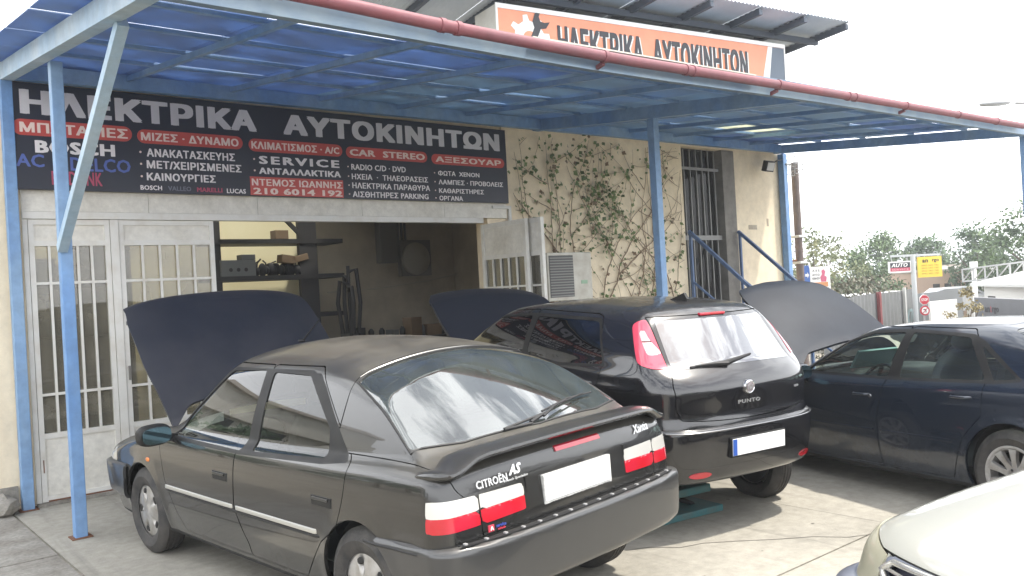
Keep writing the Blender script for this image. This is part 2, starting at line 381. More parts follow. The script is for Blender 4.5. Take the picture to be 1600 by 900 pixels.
def make_F(sp, bumper=False):
    Wb = pchip(*sp['W']); pz = pchip(*sp['p']); ht = pchip(*sp['top']); xr = pchip(*sp['rear']); xf = pchip(*sp['front'])
    zr = pchip(*sp['roof']); rc, fc = sp['rc'], sp['fc']; Yg = pchip(*sp['Yg']); tum = pchip(*sp['tum'])
    (ax, az), (bx, bz) = sp['rglass']; (cx, cz), (dx, dz) = sp['wshield']; l1 = math.hypot(bx-ax, bz-az); l2 = math.hypot(dx-cx, dz-cz)
    H = sp['halfw']
    def F(P):
        x, y, z = P[..., 0], np.abs(P[..., 1]), P[..., 2]
        W = Wb(x)
        fl = 0
        for wx in sp['wheels']:
            d = np.hypot(x-wx, z-sp['wr']); fl = fl+sp['flare']*np.exp(-((d-sp['arch'])/.05)**2)
        crease = 0
        for (zc, amp, wd) in sp.get('creases', ()): crease = crease+amp*np.exp(-((z-zc)/wd)**2)
        side = y-(W+pz(z)+fl+crease); yy = np.minimum(y/H, 1.1)
        rear = (xr(z)+rc[0]*yy**2+rc[1]*yy**6)-x; front = x-(xf(z)-fc[0]*yy**2-fc[1]*yy**6)
        bot = sp['zb']-z
        if bumper:
            q = bumper
            zz = q['top']; side = side-q.get('out', .012); rear = rear-q['off']+q.get('rc', 0)*yy**4; front = front-q['off']+q.get('rc', 0)*yy**4
            f = smax(side, rear, sp['ke']); f = smax(f, front, sp['ke']); f = smax(f, z-zz-q.get('lip', 0)*0, .03); return smax(f, bot+q.get('drop', 0), .06)
        hc = sp.get('hoodcrown', (0, 9)); sm_ = np.clip((x-hc[1])/.6, 0, 1); top = z-(ht(x)-sp['crown']*(y/H)**2-sp.get('crown4', 0)*(y/H)**4+hc[0]*sm_*sm_*(3-2*sm_)*(.55-(y/H)**2))
        low = smax(side, top, sp['ks']); low = smax(low, rear, sp['ke']); low = smax(low, front, sp['ke']); low = smax(low, bot, .05)
        yg = Yg(x)-tum(z)
        s2 = y-yg
        t2 = z-(zr(x)-sp['rcrown']*(y/.6)**2)
        r2 = (-(x-ax)*(bz-az)+(z-az)*(bx-ax))/l1+sp['gcurve'][0]*(y/.6)**2
        f2 = ((x-cx)*(cz-dz)+(z-cz)*(dx-cx))/l2+sp['gcurve'][1]*(y/.6)**2
        g = smax(s2, t2, sp['kr']); g = smax(g, r2, sp['kg'][0]); g = smax(g, f2, sp['kg'][1]); g = np.maximum(g, .55-z); g = smax(g, rear+.01, .03); g = smax(g, front+.01, .03)
        return smin(low, g, sp['kb'])
    return F

def sample(F, L, z0=.62, xa=.75, xb=None, nx=150, nf=60, nt=150, zdir=None):
    xb = xb or L-.75
    O = []; E = []
    for i in range(nf): ph = math.pi-(math.pi/2)*i/nf; O.append((xa, 0, z0)); E.append((math.cos(ph), math.sin(ph)))
    for i in range(nx+1): O.append((xa+(xb-xa)*i/nx, 0, z0)); E.append((0, 1))
    for i in range(1, nf+1): ph = math.pi/2*(1-i/nf); O.append((xb, 0, z0)); E.append((math.cos(ph), math.sin(ph)))
    O = np.array(O, float)[:, None]; E = np.array(E)
    u = np.linspace(-1, 1, nt+1); th = (u*.85+.15*u**3)*math.pi/2
    D = np.empty((len(E), nt+1, 3)); D[..., 0] = E[:, 0:1]*np.cos(th); D[..., 1] = E[:, 1:2]*np.cos(th); D[..., 2] = np.sin(th)
    D[:, 0] = (0, 0, -1); D[:, -1] = (0, 0, 1); D[0, :, 1] = 0; D[-1, :, 1] = 0
    # march outward then bisect, so that re-entrant rays take the first crossing
    lo = np.full(D.shape[:2], .02); hi = np.full(D.shape[:2], .02); done = np.zeros(D.shape[:2], bool)
    for r in np.arange(.08, 2.3, .06):
        f = F(O+D*r); new = (~done) & (f > 0); hi[new] = r; done |= new; lo[~done] = r
    hi[~done] = 2.3
    for _ in range(22):
        m = (lo+hi)/2; f = F(O+D*m[..., None]); c = f < 0; lo = np.where(c, m, lo); hi = np.where(c, hi, m)
    P = O+D*((lo+hi)/2)[..., None]
    e = 3e-3; N = np.stack([F(P+np.array(v)*e)-F(P-np.array(v)*e) for v in ((1, 0, 0), (0, 1, 0), (0, 0, 1))], -1)
    on = np.abs(P[..., 1]) < 1e-6; N[..., 1] = np.where(on, 0, N[..., 1]); N /= np.maximum(np.linalg.norm(N, axis=-1, keepdims=True), 1e-9)
    ns, nt1 = P.shape[:2]; idx = np.arange(ns*nt1).reshape(ns, nt1)
    a, b, c, d = idx[:-1, :-1].ravel(), idx[1:, :-1].ravel(), idx[1:, 1:].ravel(), idx[:-1, 1:].ravel()
    T = np.vstack([np.stack([a, c, b], 1), np.stack([a, d, c], 1)])
    V = P.reshape(-1, 3); N = N.reshape(-1, 3)
    # weld the mirrored half along y = 0
    Vm = V*[1, -1, 1]; Nm = N*[1, -1, 1]; k = len(V)
    A = np.vstack([V, Vm]); B = np.vstack([N, Nm]); T = np.vstack([T, T[:, ::-1]+k])
    key = np.round(A, 5)+0.0; _, first, inv = np.unique(key, axis=0, return_index=True, return_inverse=True); inv = inv.ravel()
    T = inv[T]; A = A[first]; B = B[first]
    ok = (T[:, 0] != T[:, 1]) & (T[:, 1] != T[:, 2]) & (T[:, 0] != T[:, 2]); T = T[ok]
    fn = np.cross(A[T[:, 1]]-A[T[:, 0]], A[T[:, 2]]-A[T[:, 0]])
    if (fn*B[T[:, 0]]).sum() < 0: T = T[:, ::-1]
    return Skin(A, B, T)

def surf_x(F, y, z, x0=-.3, x1=1.2):
    """x of the rear surface at (y, z)"""
    y = np.asarray(y, float); z = np.asarray(z, float); 
    xs = np.linspace(x0, x1, 60); X = np.broadcast_to(xs, y.shape+(60,)); f = F(np.stack([X, np.broadcast_to(y[..., None], X.shape), np.broadcast_to(z[..., None], X.shape)], -1)) < 0
    first = np.where(f.any(-1), xs[f.argmax(-1)], x1); lo = first-(xs[1]-xs[0]); hi = first
    for _ in range(12):
        m = (lo+hi)/2; f = F(np.stack([m, y, z], -1)); c = f < 0; hi = np.where(c, m, hi); lo = np.where(c, lo, m)
    return (lo+hi)/2
def surf_y(F, x, z, s=1):
    x = np.asarray(x, float); z = np.asarray(z, float); lo = np.full(x.shape, .1); hi = np.full(x.shape, 1.3)
    for _ in range(16):
        m = (lo+hi)/2; f = F(np.stack([x, m, z], -1)); c = f < 0; lo = np.where(c, m, lo); hi = np.where(c, hi, m)
    return s*(lo+hi)/2
def rear_text(F, body, y0, z0, h, width=None, bold=.0, shear=0, m=None, parent=None, name='lettering', rise=.0, out=.004, spacing=1.0):
    co, Fc = text_mesh(body, h, bold, width, shear, .004, spacing)
    y = y0-co[:, 0]; z = z0+co[:, 1]+rise*co[:, 0]
    x = surf_x(F, y, z)-out-co[:, 2]+.002
    return raw_mesh(name, np.stack([x, y, z], -1), Fc, m, parent)

def wheel(parent, pos, rad, w, rimr, side, style, mats, steer=0, name='wheel'):
    """side +1: left of car. parts: tyre, rim, hub cap"""
    o = bpy.data.objects.new(name, None); COL.objects.link(o); o.parent = parent; o.location = pos
    o.rotation_euler = (0, 0, steer)
    s = side; q = w/2
    t = MB(); k = .02
    pr = [(rimr-.01, -q+.02), (rimr+.015, -q+.004), (rimr+(rad-rimr)*.5, -q-.008), (rad-.03, -q+.006), (rad-.008, -q+.022), (rad, -q+.04)]
    pr2 = [(r, -a) for r, a in pr[::-1]]
    groove = []
    for g in (-.05, -.017, .017, .05): groove += [(rad, g-.006), (rad-.007, g-.005), (rad-.007, g+.005), (rad, g+.006)]
    t.lathe([(r, a*s) for r, a in pr+groove+pr2], 48)
    t.build('tyre', mats['tyre'], o, 30)
    r = MB(); f = q*s
    def pt(rr, ang, a): return Vector((rr*math.cos(ang), a*s, rr*math.sin(ang)))
    if style == 'cover':      # pressed cover with five broad lobes and five openings
        n = 60; rings = [.0, .02, .035, .04, .07, .1, .125, .15, .17, .183, rimr-.012, rimr+.002, rimr+.006]
        vs = []; fs = []
        for i, rr in enumerate(rings):
            for j in range(n):
                a = 2*math.pi*j/n; dish = .028*(1-(rr/rimr)**2)
                win = 0
                if .09 < rr < .175: win = max(0, math.cos(5*a)-.55)/.45*math.sin(math.pi*(rr-.09)/.085)
                edge = -.012 if i == len(rings)-1 else 0
                vs.append(pt(rr, a, q-.008-.02+dish*.5+(.004 if rr < .04 else 0)-win*.045+edge))
        for i in range(len(rings)-1):
            for j in range(n): fs.append((i*n+j, i*n+(j+1) % n, (i+1)*n+(j+1) % n, (i+1)*n+j))
        r.add(vs, fs, True)
        r.build('wheel_cover', mats['rim'], o, 60)
        for kk in range(5):
            b = MB(); a0 = 2*math.pi*kk/5
            b.blob((0, 0, 0), (.030, .006, .018), 2.3, 8, Matrix.Translation(pt(.146, a0, q-.023)) @ Matrix.Rotation(-a0+R(90), 4, 'Y')); b.build('cover_slot', mats['dark'], o)
    else:
        n = style
        r.lathe([(rimr+.006, f*.93), (rimr+.004, f*1.0-s*.004), (rimr-.008, f-s*.006), (rimr-.022, f-s*.02), (rimr-.03, f-s*.07), (rimr-.03, -f*.8)], 48)
        r.lathe([(.001, f-s*.012), (.028, f-s*.013), (.034, f-s*.02), (.06, f-s*.026), (.062, f-s*.07)], 24)
        for kk in range(n):
            a = 2*math.pi*(kk+.5)/n; d = Vector((math.cos(a), 0, math.sin(a))); tdir = Vector((-math.sin(a), 0, math.cos(a)))
            vs = []
            for rr, hw, aa in ((.05, .022, q-.028), (.11, .017, q-.02), (rimr-.02, .027, q-.014)):
                for sg in (-1, 1):
                    for dd in (0, .028): vs.append(d*rr+tdir*hw*sg*(1 if dd == 0 else 1.15)+Vector((0, (aa-dd)*s, 0)))
            fs = []
            for i in range(2):
                b0 = i*4; c0 = b0+4
                fs += [(b0, b0+2, c0+2, c0), (b0+1, c0+1, c0+3, b0+3), (b0, c0, c0+1, b0+1), (b0+2, b0+3, c0+3, c0+2)]
            r.add(vs, fs)
        r.build('rim', mats['rim'], o, 30)
        b = MB()
        for kk in range(5):
            a = 2*math.pi*kk/5; b.lathe([(.0005, s*.004), (.008, s*.003), (.009, 0)], 8, Matrix.Translation(pt(.047, a, q-.018)))
        b.build('wheel_bolt', mats['dark'], o)
    d = MB(); d.lathe([(.001, f*.2), (rimr-.05, f*.2), (rimr-.035, f*.15), (rimr-.03, -f*.6), (.06, -f*.62), (.001, -f*.6)], 32); d.build('brake_disc', mats['dark'], o)
    return o

def seat(parent, x, y, m, back=True, w=.25):
    b = MB(); b.blob((x+.28, y, .50), (.27, w, .09), 3.2, 8)
    M1 = Matrix.Translation((x+.02, y, .53)) @ Matrix.Rotation(R(-17), 4, 'Y'); b.blob((0, 0, .28), (.07, w, .34), 3, 8, M1)
    b.blob((-.02, 0, .70), (.05, .14, .085), 2.6, 8, M1)
    for s in (-.05, .05): b.tube([M1 @ Vector((0, s, .55)), M1 @ Vector((-.01, s, .68))], .007, 6)
    return b.build('seat', m, parent)
XANTIA = dict(L=4.444, halfw=.89, W=([0,.3,.8,2.2,3.4,4.0,4.444], [.875,.89,.895,.897,.89,.87,.82]),
    p=([.18,.3,.45,.58,.75,.88,.95,1.1], [-.07,-.035,-.008,0,-.006,-.024,-.045,-.10]),
    top=([0,.15,.5,1.0,2.0,3.1,3.4,3.8,4.1,4.3,4.444], [.95,.985,1.0,.985,.97,.97,.95,.885,.81,.745,.66]), crown=.02, crown4=.045, hoodcrown=(.07,3.15),
    rear=([.2,.3,.45,.6,.66,.8,.93,.98,1.1], [.13,.09,.08,.075,.075,.085,.10,.12,.2]), front=([.2,.45,.6,.7,.8], [4.33,4.38,4.385,4.36,4.28]),
    rc=(.025,.045), fc=(.07,.10), roof=([.8,1.2,1.6,2.0,2.5,2.9], [1.36,1.44,1.475,1.48,1.445,1.36]), rcrown=.085,
    Yg=([.2,.8,2,3,3.4], [.80,.81,.81,.79,.74]), tum=([.8,.9,1.3,1.42], [-.02,0,.165,.24]),
    rglass=((.27,.985),(.93,1.40)), wshield=((2.65,1.41),(3.36,.975)), gcurve=(.035,.12), wheels=(.754,3.494), wr=.31, arch=.345, flare=.008,
    zb=.19, ke=.09, ks=.07, kr=.075, kg=(.03,.05), kb=.035)
PUNTO = dict(L=4.065, halfw=.84, W=([0,.35,.8,2.0,3.2,3.7,4.065], [.74,.80,.835,.84,.83,.80,.68]),
    p=([.18,.3,.45,.6,.75,.9,1.0,1.15], [-.07,-.03,-.008,0,-.004,-.018,-.04,-.10]),
    top=([0,.2,.6,1.2,2.0,2.8,3.2,3.6,3.9,4.065], [1.0,1.05,1.09,1.07,1.03,1.0,.955,.87,.77,.68]), crown=.015, crown4=.03,
    rear=([.2,.3,.45,.6,.66,.75,.9,1.0,1.08], [.2,.12,.085,.075,.08,.10,.095,.13,.19]), front=([.2,.45,.6,.7,.8], [3.95,4.01,4.02,3.98,3.9]),
    rc=(.07,.22), fc=(.12,.18), roof=([.3,.5,.8,1.2,1.8,2.3,2.7], [1.40,1.445,1.475,1.485,1.46,1.40,1.31]), rcrown=.035,
    Yg=([.1,.5,1.2,2.5,3.1], [.74,.78,.80,.79,.72]), tum=([.9,1.0,1.35,1.5], [-.01,0,.155,.26]),
    rglass=((.175,1.03),(.47,1.41)), wshield=((2.35,1.42),(3.15,1.0)), gcurve=(.07,.08), wheels=(.72,3.23), wr=.30, arch=.335, flare=.012,
    zb=.19, ke=.13, ks=.08, kr=.10, kg=(.07,.05), kb=.05, creases=((.905,.008,.035),))
AUDI = dict(L=4.5, halfw=.88, W=([0,.3,1.0,2.2,3.6,4.1,4.5], [.78,.83,.865,.875,.865,.85,.78]),
    p=([.15,.28,.45,.6,.75,.88,.95,1.1], [-.07,-.025,0,.004,-.002,-.02,-.045,-.10]),
    top=([0,.2,.6,1.2,2.0,3.2,3.6,4.0,4.3,4.5], [.93,.985,1.0,.99,.96,.945,.91,.84,.75,.66]), crown=.02, crown4=.04, hoodcrown=(.06,3.3),
    rear=([.2,.35,.5,.62,.7,.85,.95,1.1], [.12,.04,.01,.02,.06,.08,.1,.2]), front=([.2,.45,.6,.7,.8], [4.42,4.48,4.48,4.44,4.36]),
    rc=(.05,.10), fc=(.08,.14), roof=([.8,1.1,1.5,2.0,2.4,2.9], [1.25,1.30,1.333,1.338,1.318,1.23]), rcrown=.03,
    Yg=([.2,.8,2,3,3.4], [.77,.80,.805,.79,.73]), tum=([.8,.9,1.25,1.4], [-.02,0,.17,.27]),
    rglass=((.42,.985),(1.15,1.30)), wshield=((2.72,1.29),(3.5,.93)), gcurve=(.03,.09), wheels=(1.08,3.73), wr=.315, arch=.35, flare=.012,
    zb=.17, ke=.10, ks=.08, kr=.13, kg=(.06,.05), kb=.04)
# ================================================================ the four cars of the forecourt
tyre_m = mat('tyre_rubber', (.022, .022, .023), .75, col2=(.06, .055, .05), nscale=9, bump=.3, bscale=80)
trimB = mat('black_plastic', (.010, .010, .011), .5, spec=.3, col2=(.020, .020, .019), nscale=6)
rubber = mat('rubber_seal', (.012, .012, .013), .6)
under_m = mat('underbody_black', (.015, .015, .015), .85)
chrome = mat('chrome', (.75, .75, .76), .12, 1)
silverp = mat('silver_letter', (.72, .72, .72), .28, .75)
rim_s = mat('wheel_silver', (.50, .50, .50), .38, .55, col2=(.30, .28, .25), nscale=7, coat=.3)
rim_d = mat('wheel_dusty_silver', (.42, .42, .42), .45, .45, col2=(.22, .2, .18), nscale=7)
white_plate = mat('plate_white', (.86, .86, .86), .35)
blue_plate = mat('plate_blue', (.03, .10, .42), .4)
red_lens = mat('red_lens', (.46, .013, .035), .12, coat=1, col2=(.46, .010, .018), nscale=5, detail=1)
white_lens = mat('clear_lens', (.62, .61, .58), .12, .2, coat=1, col2=(.56, .55, .52), nscale=4, detail=1)
pink_lens = mat('inner_lens', (.70, .42, .42), .15, .3, coat=1, col2=(.66, .42, .42), nscale=6, detail=2)
amber = mat('amber_lens', (.7, .2, .03), .2, coat=.8)
seat_m = mat('seat_cloth', (.035, .036, .04), .85, col2=(.05, .05, .055), nscale=60)
cab_m = mat('cabin_plastic', (.045, .045, .048), .7)
xg = glass('tinted_glass', (.40, .48, .44), 1.42, body=(.08, .09, .085), solid=.04, dirt=.08)
xg_rear = glass('dusty_rear_glass', (.36, .44, .40), 1.9, body=(.16, .18, .165), solid=.18, dirt=.22)
pg = glass('privacy_glass', (.10, .11, .12), 1.65, body=(.01, .01, .012), solid=.3, dirt=.05)
pg_rear = glass('dark_rear_glass', (.08, .09, .10), 2.6, body=(.015, .015, .018), solid=.3, dirt=.05)
ag = glass('clear_car_glass', (.72, .84, .80), 1.45, body=(.3, .32, .3), solid=.02, dirt=.06)
mats_x = dict(tyre=tyre_m, dark=trimB, rim=rim_s); mats_a = dict(tyre=tyre_m, dark=trimB, rim=rim_d)

pink_edge = mat('pinkish_red_lens', (.55, .06, .10), .15, coat=1)
def side_poly(poly, r=.03, ymin=.3, sgn=0):
    def f(V):
        d = sd_poly(V[:, 0], V[:, 2], poly, r); d = np.maximum(d, ymin-np.abs(V[:, 1]))
        if sgn: d = np.maximum(d, -V[:, 1]*sgn)
        return d
    return f
def car_root(name, label, loc, rz, dz=0, pitch=0):
    o = thing(name, label, 'car', (loc[0], loc[1], dz)); o.rotation_euler = (0, -pitch, rz)
    return o
def common_cut(sk, sp, paint, root, arch_r=None):
    ar = arch_r or sp['arch']
    ub, sk = sk.split(lambda V: V[:, 2]-(sp['zb']+.045)); ub, _ = ub.split(lambda V: .45-V[:, 0]); ub.mesh('underbody', under_m, root, 0)
    for wx in sp['wheels']:
        _, sk = sk.split(lambda V: np.maximum(np.hypot(V[:, 0]-wx, V[:, 2]-sp['wr']-.01)-ar, .42-np.abs(V[:, 1])))
    return sk
def arch_liners(sp, root):
    for wx in sp['wheels']:
        for s in (-1, 1):
            b = MB(); n = 20; R0 = sp['arch']+.004; vs = []; fs = []
            for i in range(n+1):
                a = math.pi*(-.06+1.12*i/n)
                for y in (.80, .40): vs.append((wx+R0*math.cos(a), s*y, sp['wr']+.01+R0*math.sin(a)))
            for i in range(n): fs.append((2*i, 2*i+1, 2*i+3, 2*i+2))
            c = len(vs); vs.append((wx, s*.40, sp['wr']))
            for i in range(n): fs.append((2*i+1, c, 2*i+3))
            b.add(vs, fs); b.build('wheel_arch_liner', under_m, root)
def open_panel(sk, name, paint, root, hinge, ang, rim=.02):
    o = sk.mesh(name, paint, root, rim)
    h = Vector(hinge); Mx = Matrix.Translation(h) @ Matrix.Rotation(ang, 4, 'Y') @ Matrix.Translation(-h)
    o.matrix_local = Mx
    return o
def mirror(root, x, y, z, s, paint, m_body):
    o = MB().blob((x+.035, y, z), (.062, .115, .072), 2.8, 12).bar((x+.04, y-s*.08, z-.03), (x+.05, y-s*.20, z-.05), .05, .05).build('door_mirror', m_body, root)
    co = [(x-.031, y+.095*math.copysign(abs(math.cos(t))**.65, math.cos(t)), z+.055*math.copysign(abs(math.sin(t))**.65, math.sin(t))) for t in np.linspace(0, 2*math.pi, 28)[:-1]]
    b = MB(); b.add(co+[(c[0]+.02, c[1], c[2]) for c in co], [tuple(range(27))]+[(i, (i+1) % 27, 27+(i+1) % 27, 27+i) for i in range(27)]); b.build('mirror_glass', mat('mirror_blue', (.10, .17, .20), .05, 1), o)
    return o
def side_strip(F, xs, z0, z1, out, m, root, name, s=1, n=40, zf=None):
    """thin moulding that hugs the body side"""
    X = np.linspace(xs[0], xs[1], n); b = MB(); vs = []; prof5 = ((z0, 0), (z0+.004, out), ((z0+z1)/2, out*1.25), (z1-.004, out), (z1, 0))
    XX = np.repeat(X, 5); ZZ = np.tile([p_[0] for p_ in prof5], n); YY = surf_y(F, XX, ZZ)
    for i, x in enumerate(X):
        e = 1 if 0 < i < n-1 else 0
        for j_, (z, o) in enumerate(prof5): vs.append((x, s*(float(YY[i*5+j_])-.002+o*e), z))
    fs = [(i*5+j, i*5+j+1, (i+1)*5+j+1, (i+1)*5+j) for i in range(n-1) for j in range(4)]
    b.add(vs, fs, True); return b.build(name, m, root)
def cabin(root, x_seat_f, x_seat_r, x_dash, zf=.30, w=.62, shelf=None, wheel_y=.36, zs=0, seats=True, m=None):
    b = MB(); b.box((.55, -w-.08, zf-.06), (x_dash+.5, w+.08, zf)); b.build('cabin_floor', cab_m, root)
    b = MB(); b.blob((x_dash+.22, 0, .82+zs), (.24, w+.02, .10), 4, 10); b.build('dashboard', cab_m, root)
    if seats:
        for y in (-.36, .36): seat(root, x_seat_f, y, m or seat_m)
        b = MB(); b.blob((x_seat_r+.24, 0, .46), (.25, w, .10), 4, 10)
        M1 = Matrix.Translation((x_seat_r, 0, .50)) @ Matrix.Rotation(R(-20), 4, 'Y'); b.blob((0, 0, .25), (.07, w-.02, .30), 4, 10, M1)
        for y in (-.36, .36): b.blob((-.02, y, .60), (.04, .12, .075), 2.6, 8, M1)
        b.build('rear_bench', m or seat_m, root)
    b = MB(); Mw = Matrix.Translation((x_dash-.08, wheel_y, .80+zs)) @ Matrix.Rotation(R(65), 4, 'Y')
    b.tube([Mw @ Vector((.18*math.cos(t), .18*math.sin(t), 0)) for t in np.linspace(0, 2*math.pi, 25)[:-1]], .014, 6, closed=True)
    b.bar(Mw @ Vector((-.17, 0, 0)), Mw @ Vector((.17, 0, 0)), .03, .02); b.bar(Mw @ Vector((0, 0, 0)), Mw @ Vector((0, 0, -.25)), .05, .05); b.build('steering_wheel', trimB, root)
    if shelf: b = MB(); b.box((shelf[0], -w+.02, shelf[2]), (shelf[1], w-.02, shelf[2]+.02), None, .008); b.build('parcel_shelf', cab_m, root)
def number_plate(F, root, y0, z0, w, h, band=False, out=.012, tilt=0, frame=None, parent=None):
    """a blank white plate in its holder on the rear face"""
    ys = np.array([y0-w/2, y0+w/2]); x = float(surf_x(F, [y0], [z0])[0])
    o = MB().box((x-out, y0-w/2-.006, z0-h/2-.012), (x+.02, y0+w/2+.006, z0+h/2+.006), None, .003).build('number_plate_holder', frame or trimB, root)
    MB().box((x-out-.003, y0-w/2+.002, z0-h/2+.002), (x-out+.004, y0+w/2-.002, z0+h/2-.002), None, .002).build('number_plate', white_plate, o)
    if band: MB().box((x-out-.0045, y0+w/2-.042, z0-h/2+.004), (x-out, y0+w/2-.003, z0+h/2-.004)).build('plate_band', blue_plate, o)
    return x

# ---------------------------------------------------------------- dark grey five-door saloon in front
def build_xantia():
    sp = XANTIA; F = make_F(sp); sk = sample(F, sp['L'])
    paint = car_paint('dark_grey_paint', (.020, .020, .020), .3, .24, dust=(.17, .155, .125), dust_top=.60, dust_side=.03)
    root = car_root('saloon_car', 'dusty dark grey saloon with raised bonnet, rear spoiler and white and red tail lamps', (3.030, 3.080), 1.650, .024)
    root.rotation_euler[0] = R(-1.7)
    sk = common_cut(sk, sp, paint, root)
    fg = [(2.99, .90), (2.86, 1.04), (2.46, 1.325), (2.02, 1.34), (1.985, .888)]
    rg = [(1.925, 1.33), (1.50, 1.322), (1.145, 1.066), (1.10, .925), (1.868, .895)]
    for poly in (fg, rg):
        for sg_ in (1, -1): g, sk = sk.split(side_poly(poly, .03, sgn=sg_)); g.mesh('side_window', xg, root, .004, -.006)
    tri = [(1.48, 1.335), (1.14, 1.075), (1.085, .93), (.90, .94), (1.30, 1.27), (1.40, 1.335)]
    for sg_ in (1, -1):
        g, sk = sk.split(lambda V: np.minimum(side_poly(tri, .02, sgn=sg_)(V), side_poly([(3.0, .875), (2.88, 1.06), (2.47, 1.345), (1.49, 1.35), (1.38, 1.29), (.88, .925), (1.10, .900), (1.98, .868)], .02, sgn=sg_)(V)))
        g.mesh('window_trim', trimB, root, .004)
    ws = [(2.56, -.57), (2.64, -.3), (2.66, 0), (2.64, .3), (2.56, .57), (3.05, .74), (3.24, .5), (3.33, 0), (3.24, -.5), (3.05, -.74)]
    g, sk = sk.split(lambda V: np.maximum(sd_poly(V[:, 0], V[:, 1], ws, .05), .9-V[:, 2])); g.mesh('windscreen', xg, root, .004, -.004)
    rw = [(1.030, -.625), (1.015, -.3), (1.0, 0), (1.015, .3), (1.030, .625), (.72, .70), (.435, .765), (.36, .5), (.325, 0), (.36, -.5), (.435, -.765), (.72, -.70)]
    g, sk = sk.split(lambda V: np.maximum(sd_poly(V[:, 0], V[:, 1], rw, .02), .9-V[:, 2])); rear_glass = g.mesh('rear_window', xg_rear, root, .004, -.004)
    def gatef(V):
        x, y, z = V[:, 0], np.abs(V[:, 1]), V[:, 2]
        yl = np.interp(z, [.55, .69, .78, .83, .86, .98, 1.3], [.655, .655, .665, .735, .765, .80, .66])
        xl = np.where(z > .99, 1.04, 9)
        return np.maximum(np.maximum(y-yl, x-1.06), .622-z)
    # tail lamps: white above, red below, split at the tailgate seam
    def lampf(V, a, b, top, bot):
        x, y, z = V[:, 0], V[:, 1], V[:, 2]
        ya = np.abs(y); zt = np.interp(ya, [.38, .87], [.822, .825]); zb = np.interp(ya, [.38, .87], [.697, .682]); zm = np.interp(ya, [.38, .87], [.762, .750])
        lo, hi = {'w': (zm, zt), 'r': (zb, zm)}[top]
        return np.maximum(np.maximum(np.maximum(a-ya, ya-b), np.maximum(lo-z, z-hi)), x-.215)
    for s in (1, -1):
        lampg = bpy.data.objects.new('tail_lamp', None); COL.objects.link(lampg); lampg.parent = root
        for a, b in ((.385, .654), (.662, 1.2)):
            for c, m_ in (('w', white_lens), ('r', red_lens)):
                f = lambda V: np.maximum(lampf(V, a, b, c, 0), -V[:, 1]*s)
                g, sk = sk.split(f, 0); gg = g.mesh('clear_lens' if c == 'w' else 'red_lens', m_, lampg, .006, .003)
    # bonnet, taken out and swung up about its rear edge
    hood = [(3.12, -.755), (3.30, -.60), (3.40, 0), (3.30, .60), (3.12, .755), (3.7, .80), (4.1, .79), (4.31, .75), (4.39, 0), (4.31, -.75), (4.1, -.79), (3.7, -.80)]
    g, sk = sk.split(lambda V: np.maximum(sd_poly(V[:, 0], V[:, 1], hood, .03), .66-V[:, 2]), .003)
    open_panel(g, 'bonnet', mat('bonnet_dark_blue', (.012, .015, .025), .5, .2, coat=.15, col2=(.024, .025, .034), nscale=3), root, (3.18, 0, .95), R(HOODX), .03)
    g, sk = sk.split(gatef, .0025); gate = g.mesh('tailgate', paint, root, .02)
    fd = [(3.14, .93), (3.15, .82), (3.08, .60), (2.95, .38), (2.87, .262), (1.955, .262), (1.955, .34), (2.06, .54), (2.045, .80), (1.955, 1.37), (2.46, 1.37), (2.92, 1.09)]
    rd = [(1.950, 1.37), (2.040, .8), (2.055, .54), (1.95, .34), (1.95, .262), (1.33, .262), (1.10, .50), (.93, .60), (.865, .78), (.848, .92), (.90, .96), (1.36, 1.325), (1.42, 1.37)]
    for s in (1, -1):
        g, sk = sk.split(side_poly(fd, .02, sgn=s), .003); door = g.mesh('front_door', paint, root, .02)
        g, sk = sk.split(side_poly(rd, .02, sgn=s), .003); door2 = g.mesh('rear_door', paint, root, .02)
        for d, x0 in ((door, 2.13), (door2, .975)):
            y = float(surf_y(F, [x0+.1], [.72])[0])
            MB().box((x0, s*(y-.004), .69), (x0+.19, s*(y+.004), .742), None, .003).build('door_handle', trimB, d)
            MB().box((x0+.02, s*(y+.004), .722), (x0+.17, s*(y+.014), .738), None, .004).build('handle_flap', paint, d)
        side_strip(F, (3.08, 2.075), .533, .562, .010, mat('bright_moulding', (.55, .54, .5), .3, .5), root, 'door_moulding', s)
        side_strip(F, (2.045, 1.13), .533, .562, .010, MATS['bright_moulding'], root, 'door_moulding', s)
        side_strip(F, (3.06, 1.10), .515, .535, .012, trimB, root, 'moulding_base', s)
    for sg_ in (1, -1): fl, sk = sk.split(lambda V: np.maximum(np.maximum(np.maximum(np.maximum(4.02-V[:, 0], V[:, 2]-.735), .62-V[:, 2]), .33-np.abs(V[:, 1])), -V[:, 1]*sg_), .002); fl.mesh('headlamp', white_lens, root, .01)
    _, sk = sk.split(lambda V: np.maximum(V[:, 0]-.42, V[:, 2]-.40))
    sk.mesh('body_shell', paint, root, .02)
    MB().box((.42, -.50, .38), (.95, .50, .46), None, .03).build('boot_floor', under_m, root)
    # bumpers
    bump = dict(top=.622, off=.085, out=.032, drop=.15, rc=.02)
    Fb = make_F(sp, bump); sb = sample(Fb, sp['L'], z0=.40, nt=110)
    plast = car_paint('grey_bumper_paint', (.036, .037, .039), .3, .34, dust=(.20, .18, .15), dust_top=.30, dust_side=.05, coat=.8)
    for nm, cond in (('rear_bumper', lambda V: V[:, 0]-.70), ('front_bumper', lambda V: 3.78-V[:, 0])):
        b, _ = sb.split(cond)
        for wx in sp['wheels']: _, b = b.split(lambda V: np.maximum(np.hypot(V[:, 0]-wx, V[:, 2]-.32)-sp['arch']+.0, .42-np.abs(V[:, 1])))
        ob = b.mesh(nm, plast, root, .02)
        if nm == 'rear_bumper': rb = ob
    # dark pad and clips along the ledge of the rear bumper
    pad = MB(); pts = []
